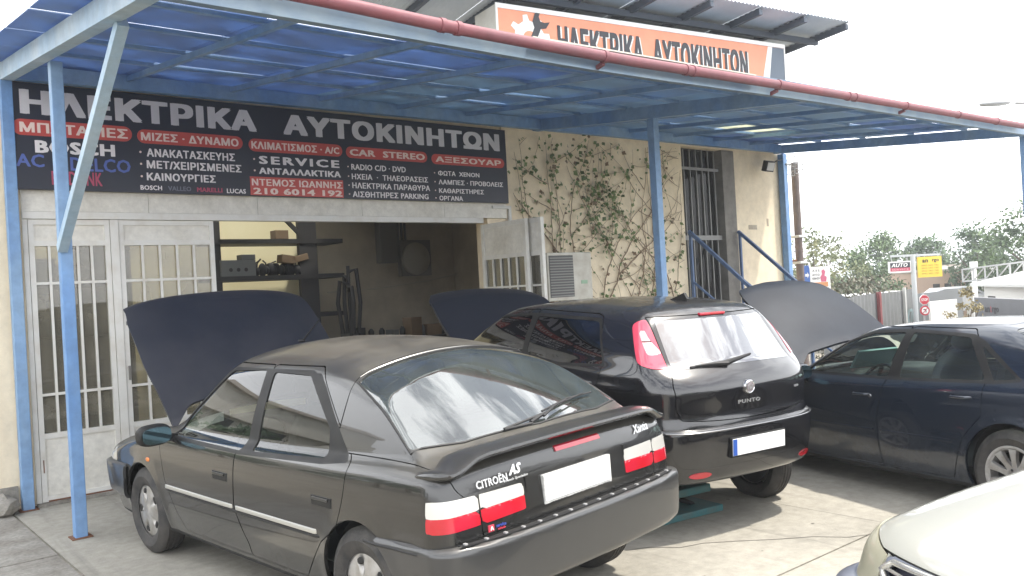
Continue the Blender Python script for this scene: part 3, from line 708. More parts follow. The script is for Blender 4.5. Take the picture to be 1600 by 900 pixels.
    for y in np.linspace(-.80, .80, 60): x = float(surf_x(Fb, [y], [.585])[0]); pts.append((x, y))
    vs = []
    for x, y in pts: vs += [(x+.028, y, .622), (x+.028, y, .6285), (x+.052, y, .6285), (x+.052, y, .622)]
    fs = [(i*4+j, i*4+j+1, (i+1)*4+j+1, (i+1)*4+j) for i in range(59) for j in range(3)]
    pad.add(vs, fs); pad.build('bumper_pad', rubber, rb)
    for i in range(2, 59, 4): x, y = pts[i]; MB().box((x+.030, y-.008, .628), (x+.050, y+.008, .636), None, .002).build('bumper_clip', mat('clip_grey', (.3, .3, .3), .4), rb)
    side_strip(Fb, (.66, .24), .585, .60, .004, rubber, rb, 'bumper_groove', 1, 20)
    # spoiler
    vs = []; ys = np.concatenate([np.linspace(-.845, -.66, 16), np.linspace(-.6, .6, 25), np.linspace(.66, .845, 16)]); prof = []
    for y in ys:
        a = abs(y); dz = -.060*max(0, min(1, (a-.62)/.18))**2*(3-2*max(0, min(1, (a-.62)/.18))); dx = .02*(a/.84)**2+.045*max(0, (a-.60)/.24)**2; k = 1 if a < .80 else math.sqrt(max(.15, 1-((a-.80)/.05)**2))
        sec = [(.068, .992), (.055, 1.006), (.058, 1.018), (.10, 1.028), (.18, 1.027), (.26, 1.012), (.315, .992), (.30, .984), (.2, .99), (.11, .985)]
        up_ = .012*(1-(y/.8)**2)
        for (x, z) in sec:
            xx = x+dx; cx_ = .19+dx; vs.append((cx_+(xx-cx_)*k, y, (z-.995)*k+.995+dz+up_-.012))
    n = len(sec); m_ = len(ys); fs = [(i*n+j, i*n+(j+1) % n, (i+1)*n+(j+1) % n, (i+1)*n+j) for i in range(m_-1) for j in range(n)]+[tuple(range(n)), tuple((m_-1)*n+j for j in range(n))]
    b = MB(); b.add(vs, fs, True); b.build('rear_spoiler', car_paint('spoiler_paint', (.022, .022, .022), .35, .25, dust=(.17, .155, .125), dust_top=.25, dust_side=.03), root, 50)
    # high stop lamp
    vs = []; 
    for y in np.linspace(.13, -.215, 12):
        for z, o in ((.915, 0), (.918, .012), (.938, .012), (.943, 0)): vs.append((float(surf_x(F, [y], [z])[0])-o+.002, y, z))
    fs = [(i*4+j, i*4+j+1, (i+1)*4+j+1, (i+1)*4+j) for i in range(11) for j in range(3)]+[(0, 1, 2, 3), (44, 45, 46, 47)]
    MB().add(vs, fs).build('stop_lamp', red_lens, gate)
    # plate recess, plate, badges
    rc_ = MB(); ring = []
    yy = np.array([.37, -.385, -.395, .36]); zz = np.array([.835, .86, .655, .648])
    x0 = .094
    rc_.box((.082, -.385, .650), (.10, .365, .656)); rc_.box((.082, -.389, .650), (.10, -.384, .850)); rc_.box((.082, .364, .650), (.10, .369, .845))
    rc_.build('plate_recess_lip', paint, gate)
    number_plate(F, gate, .005, .760, .50, .125, frame=mat('plate_holder_grey', (.62, .62, .6), .4, col2=(.4, .4, .4), nscale=40))
    rear_text(F, 'www.  service  auto', .235, .6875, .008, .46, 0, 0, trimB, gate, out=.017)
    rear_text(F, 'CITROËN', .660, .846, .044, .185, .02, 0, silverp, gate, out=.003, rise=.02)
    rear_text(F, 'AS', .462, .868, .046, .085, .05, .5, silverp, gate, out=.003, rise=.02)
    rear_text(F, 'French Specialist', .50, .842, .013, .155, .02, .3, silverp, gate, out=.003, rise=.02)
    rear_text(F, 'Xantia', -.500, .884, .044, .150, .006, .45, silverp, gate, out=.008, rise=.02)
    # little red and blue sticker under the lamp
    stq = MB()
    xs_ = float(surf_x(F, [.60], [.655])[0]); stq.box((xs_-.003, .59, .644), (xs_+.002, .625, .674)); stq.build('sticker', mat('sticker_red', (.55, .05, .08), .4), gate)
    rear_text(F, 'A', .615, .650, .018, .018, .03, 0, white_plate, gate, out=.006)
    rear_text(F, 'service', .58, .656, .014, .06, .02, .2, mat('sticker_blue', (.05, .08, .35), .5), gate)
    rear_text(F, 'club', .57, .643, .010, .045, .02, .2, MATS['sticker_red'], gate)
    # wiper on the rear window
    def gp(y, x, o): # point on the glass at plan position
        zs_ = np.linspace(.8, 1.6, 1201); f = F(np.stack([np.full(1201, x), np.full(1201, y), zs_], -1)); i_ = int(np.argmax(f > 0)); lo = zs_[i_-1]+(zs_[1]-zs_[0])*f[i_-1]/(f[i_-1]-f[i_])
        return Vector((x-o*.5, y, lo+o))
    b = MB(); b.tube([gp(-.03, .33, .03), gp(-.16, .375, .035), gp(-.30, .41, .03)], .008, 6); b.tube([gp(.05, .325, .012), gp(.25, .335, .014), gp(-.1, .36, .02)], [.005, .007, .008], 6)
    b.tube([gp(.06, .33, .012), gp(-.05, .355, .016)], .011, 6); b.tube([gp(-.08, .38, .012), gp(-.35, .44, .012), gp(-.60, .475, .012)], .006, 6)
    b.tube([gp(-.28, .40, .03), gp(-.5, .455, .024)], .005, 6); b.build('rear_wiper', rubber, root)
    # front wipers' scuttle, aerial, mirrors, wheels, liners, engine bay
    b = MB(); b.tube([(2.60, .02, 1.455), (2.42, -.02, 1.60)], [.006, .003], 6); b.blob((2.62, .02, 1.452), (.035, .02, .012), 2.5, 8); b.build('aerial', trimB, root)
    mirror(root, 2.93, .985, .925, 1, paint, trimB); mirror(root, 2.93, -.985, .925, -1, paint, trimB)
    arch_liners(sp, root)
    b = MB(); b.box((3.3, -.66, .40), (4.2, .66, .62), None, .02); b.box((3.5, -.3, .6), (4.0, .35, .74), None, .03); b.box((3.35, .38, .6), (3.75, .62, .72), None, .02); b.build('engine', under_m, root)
    for wx in sp['wheels']:
        for s in (1, -1): wheel(root, (wx, s*.785, .312-(.049 if s < 0 else .003)), .312, .19, .192, s, 'cover', mats_x)
    side_turn = MB().blob((3.36, float(surf_y(F, [3.36], [.70])[0]), .70), (.03, .008, .016), 2.4, 8).build('side_indicator', amber, root)
    cabin(root, 1.95, 1.05, 2.75, shelf=(.40, 1.02, .90))
    # rubber round the rear window
    pts = []
    for i in range(len(rw)):
        a, c = np.array(rw[i-1]), np.array(rw[i])
        for t in np.linspace(0, 1, 6)[:-1]:
            q = a+(c-a)*t; pts.append(gp(q[1]*1.008, (q[0]-.68)*1.015+.68, .001))
    MB().tube(pts, .007, 6, closed=True).build('window_seal', rubber, root)
    for s in (1,):   # drip line from the windscreen over the doors down to the spoiler
        pass
    MB().tube([gp(y, 1.030+.025*(abs(y)/.6)**2, .001) for y in np.linspace(-.60, .60, 22)], .0028, 6).build('roof_seam', mat('seam_grey', (.35, .35, .34), .3, .6), root)
    return root

# ---------------------------------------------------------------- black hatchback jacked up at the back
def build_punto():
    sp = PUNTO; F = make_F(sp); sk = sample(F, sp['L'])
    paint = car_paint('black_paint', (.008, .008, .010), .1, .18, dust=(.12, .11, .095), dust_top=.25, dust_side=.02)
    root = car_root('hatchback_car', 'glossy black hatchback raised on a lift with tall red tail lamps and open bonnet', (5.045, 3.473), 1.438, .088, .055)
    sk = common_cut(sk, sp, paint, root)
    fg = [(2.86, 1.04), (2.72, 1.16), (2.40, 1.30), (1.84, 1.352), (1.80, 1.065)]
    rg = [(1.74, 1.06), (1.755, 1.348), (.96, 1.352), (.76, 1.065), (1.27, 1.03)]
    for poly in (fg, rg):
        for sg_ in (1, -1): g, sk = sk.split(side_poly(poly, .03, sgn=sg_)); g.mesh('side_window', pg, root, .004, -.004)
    for sg_ in (1, -1): g, sk = sk.split(side_poly([(2.95, 1.02), (2.73, 1.185), (2.40, 1.325), (1.8, 1.372), (.94, 1.372), (.73, 1.05), (1.27, 1.008), (1.8, 1.03)], .02, sgn=sg_)); g.mesh('window_trim', trimB, root, .004)
    # tall tail lamps on the rear pillars
    lp = [(.600, 1.345), (.53, 1.385), (.23, 1.075), (.30, 1.055), (.42, 1.095)]
    li = [(.520, 1.300), (.500, 1.315), (.350, 1.150), (.385, 1.145)]
    for s in (1, -1):
        lg = bpy.data.objects.new('tail_lamp', None); COL.objects.link(lg); lg.parent = root
        f = lambda V: np.maximum(side_poly(li, .015, .5, s)(V), (.56 if s > 0 else .68)-np.abs(V[:, 1]))
        g, sk = sk.split(f)
        up_, dn = g.split(lambda V: 1.235-V[:, 2], .004); up_.mesh('inner_lens', pink_lens, lg, .01, .002); dn.mesh('inner_lens', pink_lens, lg, .01, .002)
        g, sk = sk.split(lambda V: np.maximum(side_poly(lp, .03, .5, s)(V), np.interp(V[:, 2], [1.05, 1.38], [.600, .565] if s > 0 else [.665, .635])-np.abs(V[:, 1]))); g.mesh('red_lens', pink_edge, lg, .01, .004)
    def glf(V):
        x, y, z = V[:, 0], np.abs(V[:, 1]), V[:, 2]; yl = np.interp(z, [1.04, 1.36], [.575, .52])
        zl = 1.045+.012*(1-(y/.57)**2)
        return np.maximum(np.maximum(y-yl, zl-z), np.maximum(z-1.365, x-.75))
    g, sk = sk.split(glf); g.mesh('rear_window', pg_rear, root, .004, .002)
    def gatef(V):
        x, y, z = V[:, 0], np.abs(V[:, 1]), V[:, 2]; yl = np.interp(z, [.69, .72, .80, .95, 1.04, 1.38], [.52, .60, .635, .64, .60, .555]); zl = .695+.03*(y/.6)**2
        return np.maximum(np.maximum(y-yl, zl-z), np.maximum(z-1.392, x-.8))
    g, sk = sk.split(gatef, .003); gate = g.mesh('tailgate', paint, root, .02)
    ws = [(2.44, -.57), (2.52, -.3), (2.54, 0), (2.52, .3), (2.44, .57), (2.86, .72), (3.05, .5), (3.12, 0), (3.05, -.5), (2.86, -.72)]
    g, sk = sk.split(lambda V: np.maximum(sd_poly(V[:, 0], V[:, 1], ws, .05), .95-V[:, 2])); g.mesh('windscreen', pg, root, .004, -.004)
    hood = [(2.95, -.70), (3.10, -.5), (3.17, 0), (3.10, .5), (2.95, .70), (3.4, .715), (3.75, .68), (3.93, .56), (4.0, 0), (3.93, -.56), (3.75, -.68), (3.4, -.715)]
    g, sk = sk.split(lambda V: np.maximum(sd_poly(V[:, 0], V[:, 1], hood, .03), .66-V[:, 2]), .003)
    open_panel(g, 'bonnet', mat('bonnet_underside_dark', (.012, .014, .024), .55, .2, coat=.1), root, (3.02, 0, .99), R(HOODP), .03)
    rd = [(1.775, 1.40), (1.765, .30), (1.15, .30), (.98, .52), (.80, .70), (.78, .93), (.76, 1.04), (.93, 1.38), (1.0, 1.40)]
    fd = [(1.785, 1.40), (1.775, .30), (2.75, .30), (2.87, .60), (2.90, .96), (2.75, 1.19), (2.38, 1.36)]
    for s in (1, -1):
        for nm, poly, hx in (('front_door', fd, 1.87), ('rear_door', rd, .86)):
            g, sk = sk.split(side_poly(poly, .02, sgn=s), .003); d = g.mesh(nm, paint, root, .02)
            y = float(surf_y(F, [hx+.08], [.93])[0]); MB().tube([(hx, s*(y-.005), .925), (hx+.02, s*(y+.03), .93), (hx+.15, s*(y+.03), .935), (hx+.17, s*(y-.005), .935)], .012, 8).build('door_handle', paint, d)
        mirror(root, 2.70, s*.93, 1.03, s, paint, paint)
    _, sk = sk.split(lambda V: np.maximum(V[:, 0]-.38, V[:, 2]-.36))
    sk.mesh('body_shell', paint, root, .02)
    Fb = make_F(sp, dict(top=.668, off=.045, out=.006, drop=.09)); sb = sample(Fb, sp['L'], z0=.42, nt=110)
    for nm, cond in (('rear_bumper', lambda V: V[:, 0]-.62), ('front_bumper', lambda V: 3.5-V[:, 0])):
        b, _ = sb.split(cond)
        for wx in sp['wheels']: _, b = b.split(lambda V: np.maximum(np.hypot(V[:, 0]-wx, V[:, 2]-.31)-sp['arch'], .42-np.abs(V[:, 1])))
        ob = b.mesh(nm, paint, root, .02)
        if nm == 'rear_bumper': rb = ob
    # chrome-like step line above the bumper
    pts = [(float(surf_x(Fb, [y], [.64])[0])-.001, y, .647) for y in np.linspace(-.72, .72, 50)]
    MB().tube(pts, .006, 6).build('bumper_strip', mat('satin_strip', (.25, .25, .26), .2, .8), rb)
    number_plate(Fb, rb, .012, .522, .52, .118, True, .014)
    for y in (.50, -.56):
        vs = [(float(surf_x(Fb, [y+.085*math.cos(t)], [.355+.022*math.sin(t)])[0])-.004, y+.085*math.cos(t), .355+.022*math.sin(t)) for t in np.linspace(0, 2*math.pi, 25)[:-1]]
        MB().add(vs+[(v[0]+.02, v[1], v[2]) for v in vs], [tuple(range(24))]+[(i, (i+1) % 24, 24+(i+1) % 24, 24+i) for i in range(24)]).build('reflector', red_lens, rb)
    # badge and lettering on the tailgate
    xb = float(surf_x(F, [.06], [.90])[0]); Mb = Matrix.Translation((xb, .035, .905)) @ Matrix.Rotation(R(90), 4, 'Z')
    bd = MB().lathe([(.001, .016), (.036, .015), (.040, .018), (.047, .016), (.050, .008), (.050, -.01)], 28, Mb).build('badge_ring', chrome, gate)
    MB().lathe([(.001, .018), (.036, .0165)], 28, Mb).build('badge_disc', mat('badge_grey', (.45, .40, .41), .25, .5), bd)
    co, Fc = text_mesh('FIAT', .030, .02, .050, 0, .002); raw_mesh('lettering', np.stack([np.full(len(co), xb-.020)-co[:, 2], .035+.025-co[:, 0], .890+co[:, 1]], -1), Fc, silverp, bd)
    rear_text(F, 'PUNTO', .135, .795, .026, .215, .02, 0, silverp, gate, out=.003, spacing=1.15)
    rear_text(F, 'evo', -.47, .845, .016, .055, .02, 0, silverp, gate, out=.003)
    xs = float(surf_x(F, [.1], [1.385])[0])
    MB().box((xs-.012, -.12, 1.382), (xs+.05, .13, 1.402), None, .006).build('stop_lamp', red_lens, gate)
    b = MB(); g0 = lambda y, z, o: Vector((float(surf_x(F, [y], [z])[0])-o, y, z))
    b.tube([g0(.13, 1.065, .02), g0(.25, 1.072, .02), g0(.40, 1.068, .018)], [.018, .014, .006], 6); b.tube([g0(.44, 1.06, .008), g0(.15, 1.068, .012), g0(-.14, 1.105, .010)], [.008, .02, .008], 8); b.build('rear_wiper', rubber, root)
    # shark-fin aerial
    b = MB(); zt = 1.478
    fin = [(.70, zt-.01), (.70, zt+.01), (.735, zt+.055), (.80, zt+.03), (.88, zt+.002), (.88, zt-.01)]
    b.prism([(x, z) for x, z in fin], -.012, .012, 'y'); b.build('aerial', trimB, root)
    arch_liners(sp, root)
    for wx in sp['wheels']:
        for s in (1, -1):
            drop = -.15 if wx < 1 else 0.0
            wheel(root, (wx, s*.74, .30+drop-(.0 if wx < 1 else .15)), .30, .185, .20, s, 7, mats_x)
    MB().tube([(.72, -.66, .2), (.72, .66, .2)], .035, 10).box((.4, -.35, .2), (.95, .35, .30), None, .03).build('rear_axle', under_m, root)
    b = MB(); b.box((3.0, -.6, .35), (3.75, .6, .66), None, .03); b.build('engine', under_m, root)
    cabin(root, 1.55, .85, 2.42, zs=.08, shelf=(.40, .85, .98))
    return root

# ---------------------------------------------------------------- black saloon on the right
def build_audi():
    sp = AUDI; F = make_F(sp); sk = sample(F, sp['L'])
    paint = car_paint('blue_black_paint', (.011, .018, .032), .3, .25, dust=(.12, .12, .12), dust_top=.30, dust_side=.03)
    root = car_root('executive_saloon_car', 'blue black saloon parked on the right with clear windows and raised bonnet', (6.620, 0.978), 1.262, .03, -.02)
    sk = common_cut(sk, sp, paint, root)
    fg = [(3.06, .935), (2.74, 1.155), (2.44, 1.25), (2.10, 1.262), (2.145, .925)]
    rg = [(2.03, 1.262), (1.50, 1.228), (1.285, .945), (2.03, .925)]
    qg = [(1.385, 1.175), (1.05, .962), (1.225, .945)]
    for nm, poly in (('side_window', fg), ('side_window', rg), ('quarter_window', qg)):
        for sg_ in (1, -1): g, sk = sk.split(side_poly(poly, .025, sgn=sg_)); g.mesh(nm, ag, root, .004, -.004)
    for sg_ in (1, -1): g, sk = sk.split(side_poly([(3.10, .915), (2.76, 1.175), (2.44, 1.275), (2.05, 1.285), (1.48, 1.25), (1.36, 1.2), (1.00, .948), (1.2, .925), (2.1, .905)], .02, sgn=sg_)); g.mesh('window_trim', trimB, root, .004)
    ws = [(2.62, -.56), (2.71, -.3), (2.74, 0), (2.71, .3), (2.62, .56), (3.08, .74), (3.32, .5), (3.44, 0), (3.32, -.5), (3.08, -.74)]
    g, sk = sk.split(lambda V: np.maximum(sd_poly(V[:, 0], V[:, 1], ws, .05), .88-V[:, 2])); g.mesh('windscreen', ag, root, .004, -.004)
    rw = [(1.22, -.56), (1.2, 0), (1.22, .56), (.62, .70), (.50, .4), (.47, 0), (.50, -.4), (.62, -.70)]
    g, sk = sk.split(lambda V: np.maximum(sd_poly(V[:, 0], V[:, 1], rw, .05), .9-V[:, 2])); g.mesh('rear_window', xg, root, .004, -.004)
    hood = [(3.22, -.72), (3.42, -.5), (3.50, 0), (3.42, .5), (3.22, .72), (3.8, .73), (4.2, .74), (4.34, .70), (4.44, .3), (4.42, 0), (4.30, -.26), (3.98, -.46), (3.6, -.64)]
    g, sk = sk.split(lambda V: np.maximum(sd_poly(V[:, 0], V[:, 1], hood, .03), .66-V[:, 2]), .003)
    open_panel(g, 'bonnet', mat('bonnet_steel_blue', (.014, .018, .028), .55, 0, coat=0, col2=(.024, .03, .042), nscale=2, spec=.22), root, (3.26, 0, .93), R(HOODA), .03)
    fd = [(3.19, .92), (3.16, .60), (3.10, .235), (2.215, .235), (2.215, .6), (2.135, .93), (2.085, 1.30), (2.44, 1.30), (2.80, 1.17)]
    rd = [(2.075, 1.30), (2.125, .93), (2.205, .6), (2.205, .235), (1.56, .235), (1.44, .54), (1.285, .70), (1.268, .93), (1.42, 1.21), (1.50, 1.285)]
    for s in (1, -1):
        for nm, poly, hx, hz in (('front_door', fd, 2.28, .785), ('rear_door', rd, 1.36, .825)):
            g, sk = sk.split(side_poly(poly, .02, sgn=s), .003); d = g.mesh(nm, paint, root, .02)
            y = float(surf_y(F, [hx+.08], [hz])[0]); MB().tube([(hx, s*(y-.005), hz), (hx+.02, s*(y+.028), hz), (hx+.14, s*(y+.028), hz), (hx+.16, s*(y-.005), hz)], .011, 8).build('door_handle', paint, d)
        side_strip(F, (3.09, 2.24), .49, .52, .004, paint, root, 'door_moulding', s, 60); side_strip(F, (2.19, 1.52), .49, .52, .004, paint, root, 'door_moulding', s, 60)
        mirror(root, 2.98, s*.93, .935, s, paint, paint)
    y = float(surf_y(F, [2.36], [.795])[0]); MB().lathe([(.001, .012), (.014, .012), (.016, 0)], 12, Matrix.Translation((2.27, y, .775))).build('door_lock', chrome, root)
    sk.mesh('body_shell', paint, root, .02)
    Fb = make_F(sp, dict(top=.60, off=.04, out=.010)); sb = sample(Fb, sp['L'], z0=.40, nt=110)
    for nm, cond in (('rear_bumper', lambda V: V[:, 0]-.70), ('front_bumper', lambda V: 3.95-V[:, 0])):
        b, _ = sb.split(cond)
        for wx in sp['wheels']: _, b = b.split(lambda V: np.maximum(np.hypot(V[:, 0]-wx, V[:, 2]-.325)-sp['arch'], .42-np.abs(V[:, 1])))
        b.mesh(nm, paint, root, .02)
    arch_liners(sp, root)
    b = MB(); b.box((3.45, -.6, .35), (4.2, .6, .64), None, .03); b.build('engine', under_m, root)
    for wx in sp['wheels']:
        for s in (1, -1): wheel(root, (wx, s*.765, .315), .315, .195, .205, s, 10, mats_a)
    cabin(root, 1.98, 1.12, 2.78, zf=.30, shelf=(.45, 1.1, .89), m=mat('dark_grey_seat', (.05, .055, .065), .7))
    # the courtesy: a folded sunshade behind the windscreen
    MB().box((3.0, -.1, .90), (3.02, .35, 1.10), Matrix.Translation((3.0, 0, .9)) @ Matrix.Rotation(R(-35), 4, 'Y') @ Matrix.Translation((-3.0, 0, -.9))).build('sun_shade', mat('pale_cyan_card', (.35, .55, .55), .6), root)
    return root
HOODX, HOODP, HOODA = -61, -48, -55
# ================================================================ the place: ground, workshop, canopy
D = 8.957
conc = mat('concrete_slab', (.375, .352, .300), .86, col2=(.285, .268, .228), nscale=.9, detail=10, lo=.38, hi=.68, bump=.25, bscale=60)
def fine(m, amt=.5, scale=35):
    """a second, finer layer of stains over a material's colour"""
    n = m.node_tree; b = n.nodes['Principled BSDF']; L = b.inputs['Base Color'].links
    if not L: return m
    src = L[0].from_socket; t = n.nodes.new('ShaderNodeTexCoord'); z = n.nodes.new('ShaderNodeTexNoise'); z.inputs['Scale'].default_value = scale; z.inputs['Detail'].default_value = 8; z.inputs['Roughness'].default_value = .7
    n.links.new(t.outputs['Object'], z.inputs['Vector']); r = n.nodes.new('ShaderNodeMapRange'); r.inputs['From Min'].default_value = .3; r.inputs['From Max'].default_value = .7; r.inputs['To Min'].default_value = 1-amt; r.inputs['To Max'].default_value = 1.12
    n.links.new(z.outputs['Fac'], r.inputs[0]); m_ = n.nodes.new('ShaderNodeVectorMath'); m_.operation = 'SCALE'; n.links.new(src, m_.inputs[0]); n.links.new(r.outputs[0], m_.inputs['Scale']); n.links.new(m_.outputs[0], b.inputs['Base Color'])
    return m
fine(conc, .22, 11)
def streaks(m, amt=.35):
    n = m.node_tree; b = n.nodes['Principled BSDF']; src = b.inputs['Base Color'].links[0].from_socket
    t = n.nodes.new('ShaderNodeTexCoord'); mp_ = n.nodes.new('ShaderNodeMapping'); mp_.inputs['Scale'].default_value = (2.6, .22, 1); mp_.inputs['Rotation'].default_value = (0, 0, R(-6)); n.links.new(t.outputs['Object'], mp_.inputs[0])
    z = n.nodes.new('ShaderNodeTexNoise'); z.inputs['Scale'].default_value = 1.4; z.inputs['Detail'].default_value = 9; z.inputs['Roughness'].default_value = .6; z.inputs['Distortion'].default_value = .6; n.links.new(mp_.outputs[0], z.inputs['Vector'])
    r = n.nodes.new('ShaderNodeMapRange'); r.inputs['From Min'].default_value = .56; r.inputs['From Max'].default_value = .74; r.inputs['To Min'].default_value = 1; r.inputs['To Max'].default_value = 1-amt; n.links.new(z.outputs['Fac'], r.inputs[0])
    v = n.nodes.new('ShaderNodeVectorMath'); v.operation = 'SCALE'; n.links.new(src, v.inputs[0]); n.links.new(r.outputs[0], v.inputs['Scale']); n.links.new(v.outputs[0], b.inputs['Base Color'])
streaks(conc)
apron_m = fine(mat('rough_concrete', (.36, .34, .30), .9, col2=(.22, .20, .17), nscale=2.5, bump=.6, bscale=25), .4, 30)
earth = fine(mat('dirt_ground', (.30, .27, .22), .95, col2=(.20, .18, .14), nscale=1.2, bump=.5, bscale=12), .3, 20)
asph = mat('asphalt', (.07, .07, .07), .9, col2=(.10, .098, .09), nscale=3)

def hgt(x, y):
    t = max(0, min(1, (x-13.5)/6)) if y > -40 else 0
    return -1.35*t*t*(3-2*t)
# ground: one sheet to the horizon that falls away past the forecourt
xs = sorted(set([-600, -200, -80, -30, -10, 0, 6, 12]+[13+i*.5 for i in range(16)]+[24, 30, 45, 80, 200, 700])); ys = [-600, -150, -60, -25, -8, 0, 8, 16, 30, 60, 150, 300, 800]
b = MB(); b.add([(x, y, hgt(x, y)-.012) for x in xs for y in ys], [(i*len(ys)+j, (i+1)*len(ys)+j, (i+1)*len(ys)+j+1, i*len(ys)+j+1) for i in range(len(xs)-1) for j in range(len(ys)-1)], True)
tag(b.build('ground', earth), kind='structure')
# forecourt: poured concrete bays with open joints (each bay its own slab)
fc = bpy.data.objects.new('forecourt', None); COL.objects.link(fc); fc['kind'] = 'structure'
jx = [1.40, 5.71, 9.6, 13.2]; jy = [-6.0, -1.2, 2.9, 6.2, 8.93]
for i in range(3):
    for j in range(4):
        MB().box((jx[i]+.006, jy[j]+.006, -.15), (jx[i+1]-.006, jy[j+1]-.006, rnd.uniform(-.002, .002))).build('slab', conc, fc)
path = bpy.data.objects.new('pavement', None); COL.objects.link(path); path['kind'] = 'structure'
for j, (a, c) in enumerate(((-3, 1.5), (1.5, 4.6), (4.6, 7.0), (7.0, 8.9))):
    MB().box((.55 if j == 3 else .35, a+.008, -.12), (1.385, c-.008, -.004+.003*j)).build('slab', apron_m, path)
# a hairline crack wandering over the forecourt slab
b = MB(); p = Vector((4.1, 3.9, .0030)); pts = [p.copy()]
for i in range(14): p = p+Vector((.16+rnd.uniform(-.05, .05), -.12+rnd.uniform(-.07, .07), 0)); pts.append(p.copy())
for a, c in zip(pts[:-1], pts[1:]):
    n_ = (c-a).cross(Vector((0, 0, 1))).normalized()*.0035; b.add([a-n_, a+n_, c+n_, c-n_], [(0, 1, 2, 3)])
b.build('crack', mat('crack_dark', (.10, .09, .08), .95), fc)
# old oil drips
b = MB()
for k in range(9):
    cx_, cy_ = rnd.uniform(3.6, 6.6), rnd.uniform(1.8, 4.4); r_ = rnd.uniform(.006, .018)
    b.add([(cx_+r_*math.cos(t)*rnd.uniform(.7, 1.2), cy_+r_*math.sin(t)*rnd.uniform(.7, 1.2), .0035) for t in np.linspace(0, 2*math.pi, 11)[:-1]], [tuple(range(10))])
b.build('oil_stain', mat('oil_stain', (.16, .15, .13), .6), fc)
tag(MB().box((-40, -30, -.012), (-39, -29, -.008)).build('road', asph), kind='structure')
bpy.data.objects.remove(bpy.data.objects['road'])
rb_ = MB(); vs = []
for i, x in enumerate([16+.5*k for k in range(24)]): vs += [(x, -40, hgt(x, 0)+.004), (x, 60, hgt(x, 0)+.004)]
rb_.add(vs, [(2*i, 2*i+2, 2*i+3, 2*i+1) for i in range(23)]); tag(rb_.build('road', asph), kind='structure')

# ---------------------------------------------------------------- workshop
cream = fine(mat('cream_render', (.78, .68, .51), .85, col2=(.68, .58, .43), nscale=1.2, detail=9, lo=.42, hi=.75, bump=.12, bscale=45), .12, 6)
dirtyw = fine(mat('dirty_white_paint', (.74, .72, .66), .6, col2=(.58, .55, .48), nscale=2.4, detail=8, lo=.45, hi=.8, bump=.05), .15, 14)
frame_w = mat('white_door_frame', (.72, .71, .67), .5, col2=(.58, .54, .47), nscale=6, lo=.45, hi=.85)
rust = mat('rust', (.22, .09, .04), .9, col2=(.12, .06, .04), nscale=30)
greyc = mat('grey_concrete_jamb', (.24, .23, .21), .9, col2=(.17, .16, .15), nscale=5)
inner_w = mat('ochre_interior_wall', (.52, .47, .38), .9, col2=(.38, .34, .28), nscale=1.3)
yellow_w = mat('pale_yellow_wall', (.90, .84, .60), .85, col2=(.84, .77, .52), nscale=1)
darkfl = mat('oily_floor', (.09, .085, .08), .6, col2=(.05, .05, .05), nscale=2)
bld = thing('workshop_building', 'cream single-storey car workshop with white glazed doors and an upper storey under a metal roof', 'building', (1.3, D, 0))
O = Vector((1.3, D, 0))
def part(name, m, boxes, parent=bld, bev=0, off=O):
    b = MB()
    for a, c in boxes: b.box(tuple(Vector(a)-off), tuple(Vector(c)-off), None, bev)
    return b.build(name, m, parent)
part('side_wall', cream, [((1.28, D, 0), (1.62, D+.25, 4.12)), ((1.28, D+.25, 0), (1.5, 15, 4.12))])
part('wall_base', apron_m, [((1.26, D-.05, 0), (1.47, D-.002, .22))])
for i, (a, c) in enumerate(((1.62, 2.75), (2.754, 3.9), (3.904, 5.2), (5.204, 6.4), (6.404, 7.44))):
    part('fascia_panel', dirtyw, [((a, D-.03, 2.735), (c, D+.03, 2.965))])
part('lintel', frame_w, [((1.62, D-.045, 2.665), (7.02, D+.04, 2.732))])
part('lintel_beam', cream, [((1.62, D+.04, 2.735), (7.45, D+.26, 4.12))])
part('front_wall', cream, [((7.12, D, 0), (7.44, D+.25, 2.73)), ((7.45, D, 0), (11.27, D+.25, 4.12)), ((12.70, D-.0, 0), (14.15, D+.25, 4.12)), ((11.27, D+.002, 3.98), (12.70, D+.25, 4.12))])
part('end_wall', cream, [((13.9, D+.25, 0), (14.15, 15, 4.12))])
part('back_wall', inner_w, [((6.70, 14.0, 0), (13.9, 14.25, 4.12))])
part('yellow_back_wall', yellow_w, [((1.5, 13.6, 0), (6.66, 13.85, 4.12)), ((6.66, 13.6, 0), (6.70, 14.2, 4.12))])
part('partition_wall', inner_w, [((10.2, D+.25, 0), (10.35, 13.99, 4.12))])
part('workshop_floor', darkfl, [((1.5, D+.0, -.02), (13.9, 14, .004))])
part('roof_slab', greyc, [((1.28, D+.0, 4.125), (14.15, 10.6, 4.3)), ((7.2, 10.6, 4.125), (14.15, 15, 4.3)), ((1.28, 13.6, 4.125), (7.2, 15, 4.3)), ((1.28, 10.6, 4.125), (2.0, 13.6, 4.3))])
part('added_skylight', glass('added_skylight_sheet', (.97, .97, .93), 1.2, body=(.8, .8, .75), solid=.03), [((2.0, 10.6, 4.2), (7.2, 13.6, 4.21))])  # unseen roof opening, added so daylight brightens the yellow back wall
